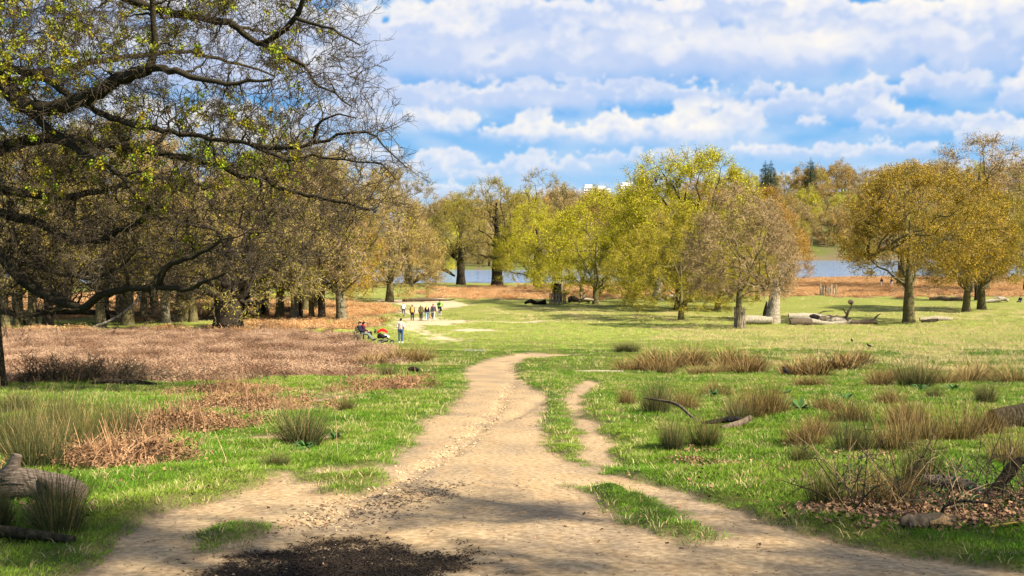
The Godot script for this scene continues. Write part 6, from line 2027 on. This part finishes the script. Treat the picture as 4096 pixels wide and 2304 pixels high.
	for s in [-1, 1]:
		for z in [-0.2, 0.2]:
			g = Geo.new()
			g.box(Transform3D(Basis(), Vector3(0.7 * s, 0.21, z)), Vector3(0.08, 0.43, 0.08))
			part("leg", g.mesh(), M.pale_wood, b)
		g = Geo.new()
		g.box(Transform3D(Basis(Vector3.RIGHT, -0.22), Vector3(0.7 * s, 0.68, 0.275)), Vector3(0.07, 0.52, 0.05))
		part("back_post", g.mesh(), M.dead_dark, b)
	person("man in dark navy jacket and grey trousers leaning back on the bench", -10.50, 83.95, -PI / 2 - 0.25, {"pose": "slump", "h": 1.78, "top": Color(0.014, 0.014, 0.028), "legs": Color(0.12, 0.145, 0.125), "hair": Color(0.012, 0.009, 0.008), "skin": Color(0.48, 0.30, 0.22)})
	person("dark haired woman with red scarf leaning on the man on the bench", -10.42, 84.75, -PI / 2 + 0.1, {"pose": "sit", "h": 1.66, "top": Color(0.045, 0.015, 0.02), "collar": Color(0.50, 0.03, 0.035), "legs": Color(0.03, 0.02, 0.025), "hair": Color(0.025, 0.012, 0.01), "long": 0.20, "skin": Color(0.62, 0.42, 0.34)})
	pushchair()
	# far figures by the pond and at the right edge
	person("left one of two tiny walkers in white trousers before the pond", 71.2, 231.0, 0.3, {"pose": "walk", "top": Color(0.03, 0.03, 0.035), "legs": Color(0.6, 0.6, 0.6), "coat": 0.1})
	person("right one of two tiny walkers in white trousers before the pond", 73.4, 232.0, 0.2, {"pose": "walk2", "top": Color(0.025, 0.025, 0.03), "legs": Color(0.62, 0.62, 0.62), "coat": 0.1})
	person("person in dark clothes sitting on the grass beside the driftwood", 71.0, 167.5, 2.2, {"pose": "sit", "top": Color(0.03, 0.03, 0.05), "legs": Color(0.03, 0.04, 0.07)}, -0.42)

func pushchair() -> void:
	var o := thing("pushchair", "black three wheeled pushchair with red hood facing right", "pushchair", Vector3(-8.72, ground(-8.72, -81.5), -81.5), -PI / 2 - 0.08)
	# local -z is forward
	wheel(o, Vector3(-0.27, 0.155, 0.24), 0.125, 0.030, 5, M.metal)
	wheel(o, Vector3(0.27, 0.155, 0.24), 0.125, 0.030, 5, M.metal)
	wheel(o, Vector3(0.0, 0.155, -0.56), 0.125, 0.030, 5, M.metal)
	var g := Geo.new()
	var t2 := Geo.new()
	for s in [-1, 1]:
		g.tube(PackedVector3Array([Vector3(0.24 * s, 0.16, 0.24), Vector3(0.23 * s, 0.24, -0.02), Vector3(0.12 * s, 0.33, -0.28)]), taper(3, 0.022, 0.02), 7)
		t2.tube(PackedVector3Array([Vector3(0.24 * s, 0.98, 0.58), Vector3(0.25 * s, 0.78, 0.36), Vector3(0.24 * s, 0.50, 0.0), Vector3(0.14 * s, 0.36, -0.30), Vector3(0.04 * s, 0.26, -0.54)]), taper(5, 0.02, 0.018), 7)
	part("frame", g.mesh(), M.metal, o)
	part("push_bar", t2.mesh(), M.rubber, o)
	g = Geo.new()
	g.tube(PackedVector3Array([Vector3(-0.24, 0.98, 0.58), Vector3(-0.1, 1.01, 0.62), Vector3(0.1, 1.01, 0.62), Vector3(0.24, 0.98, 0.58)]), taper(4, 0.022, 0.022), 8)
	g.tube(PackedVector3Array([Vector3(0.0, 0.16, -0.56), Vector3(0.0, 0.32, -0.54)]), PackedFloat32Array([0.03, 0.03]), 8, Color.WHITE, true)
	part("handle", g.mesh(), M.rubber, o)
	# hood: a faceted quarter shell over hoops
	g = Geo.new()
	var pts := []
	for i in 6:
		var a := lerpf(2.55, 0.35, i / 5.0)
		var row := []
		for k in 7:
			var t := lerpf(-1.0, 1.0, k / 6.0)
			var wide := 0.24 * t
			var drop := pow(absf(t), 3.0) * 0.26
			row.append(Vector3(wide, 0.68 + sin(a) * (0.40 - drop * 0.5) - drop * 0.25, 0.10 + cos(a) * 0.38))
		pts.append(row)
	for i in 5:
		for k in 6:
			g.quad(pts[i][k], pts[i + 1][k], pts[i + 1][k + 1], pts[i][k + 1])
	part("hood", g.mesh(), dye(Color(0.72, 0.012, 0.012)), o)
	for i in [0, 5]:
		g = Geo.new()
		g.tube(PackedVector3Array(pts[i]), taper(7, 0.014, 0.014), 6)
		part("hoop", g.mesh(), M.rubber, o)
	part("seat", nets([[Vector3(-0.12, 0.62, 0.30), Vector3(-0.12, 0.50, 0.05), 0.12, 0.12], [Vector3(0.12, 0.62, 0.30), Vector3(0.12, 0.50, 0.05), 0.12, 0.12], [Vector3(-0.10, 0.52, 0.32), Vector3(0.10, 0.52, 0.32), 0.13, 0.13], [Vector3(-0.12, 0.50, 0.05), Vector3(-0.10, 0.56, -0.20), 0.09, 0.07], [Vector3(0.12, 0.50, 0.05), Vector3(0.10, 0.56, -0.20), 0.09, 0.07]], 0.022, 0.02), dye(Color(0.015, 0.015, 0.017)), o)
	part("footmuff", nets([[Vector3(-0.05, 0.62, -0.06), Vector3(-0.05, 0.50, -0.30), 0.09, 0.07], [Vector3(0.05, 0.62, -0.06), Vector3(0.05, 0.50, -0.30), 0.09, 0.07]], 0.02, 0.02), dye(Color(0.66, 0.65, 0.64)), o)
	part("basket", nets([[Vector3(-0.12, 0.22, 0.10), Vector3(-0.10, 0.24, -0.22), 0.09, 0.07], [Vector3(0.12, 0.22, 0.10), Vector3(0.10, 0.24, -0.22), 0.09, 0.07], [Vector3(0, 0.22, 0.1), Vector3(0, 0.24, -0.22), 0.09, 0.07]], 0.022, 0.02), dye(Color(0.02, 0.02, 0.022)), o)
	part("cup_bag", nets([[Vector3(0.0, 0.80, 0.62), Vector3(0.0, 0.92, 0.60), 0.07, 0.06]], 0.02, 0.02), dye(Color(0.015, 0.015, 0.016)), o)

func birds() -> void:
	var list := [[22.1, 74.0, 0.8, "right-hand black crow walking on the right lawn"], [22.3, 78.5, 2.6, "left-hand black crow pecking on the right lawn"], [9.1, 39.8, 0.2, "single black crow standing nearer, left of the russet rushes"]]
	for q in list:
		var o := thing("crow", q[3], "bird", Vector3(q[0], ground(q[0], -q[1]), -q[1]), q[2])
		o.scale = Vector3.ONE * 0.85
		var b := nets([[Vector3(0, 0.20, 0.10), Vector3(0, 0.24, -0.08), 0.06, 0.075], [Vector3(0, 0.24, -0.08), Vector3(0, 0.33, -0.17), 0.06, 0.038], [Vector3(0, 0.34, -0.18), Vector3(0, 0.34, -0.21), 0.042, 0.034], [Vector3(0, 0.19, 0.12), Vector3(0, 0.15, 0.30), 0.045, 0.022]], 0.014, 0.012)
		part("body", b, dye(Color(0.012, 0.012, 0.014), 0.45), o)
		var g := Geo.new()
		g.tube(PackedVector3Array([Vector3(0, 0.34, -0.24), Vector3(0, 0.335, -0.27), Vector3(0, 0.32, -0.31)]), PackedFloat32Array([0.016, 0.012, 0.002]), 6)
		part("beak", g.mesh(), M.rubber, o)
		for s in [-1, 1]:
			part("wing", nets([[Vector3(0.055 * s, 0.25, -0.07), Vector3(0.035 * s, 0.18, 0.24), 0.035, 0.012]], 0.012, 0.01), dye(Color(0.016, 0.016, 0.02), 0.4), o)
			g = Geo.new()
			g.tube(PackedVector3Array([Vector3(0.035 * s, 0.17, 0.02), Vector3(0.035 * s, 0.08, 0.03), Vector3(0.035 * s, 0.005, 0.0), Vector3(0.035 * s, 0.0, -0.05)]), PackedFloat32Array([0.014, 0.008, 0.007, 0.004]), 5)
			part("leg", g.mesh(), M.rubber, o)
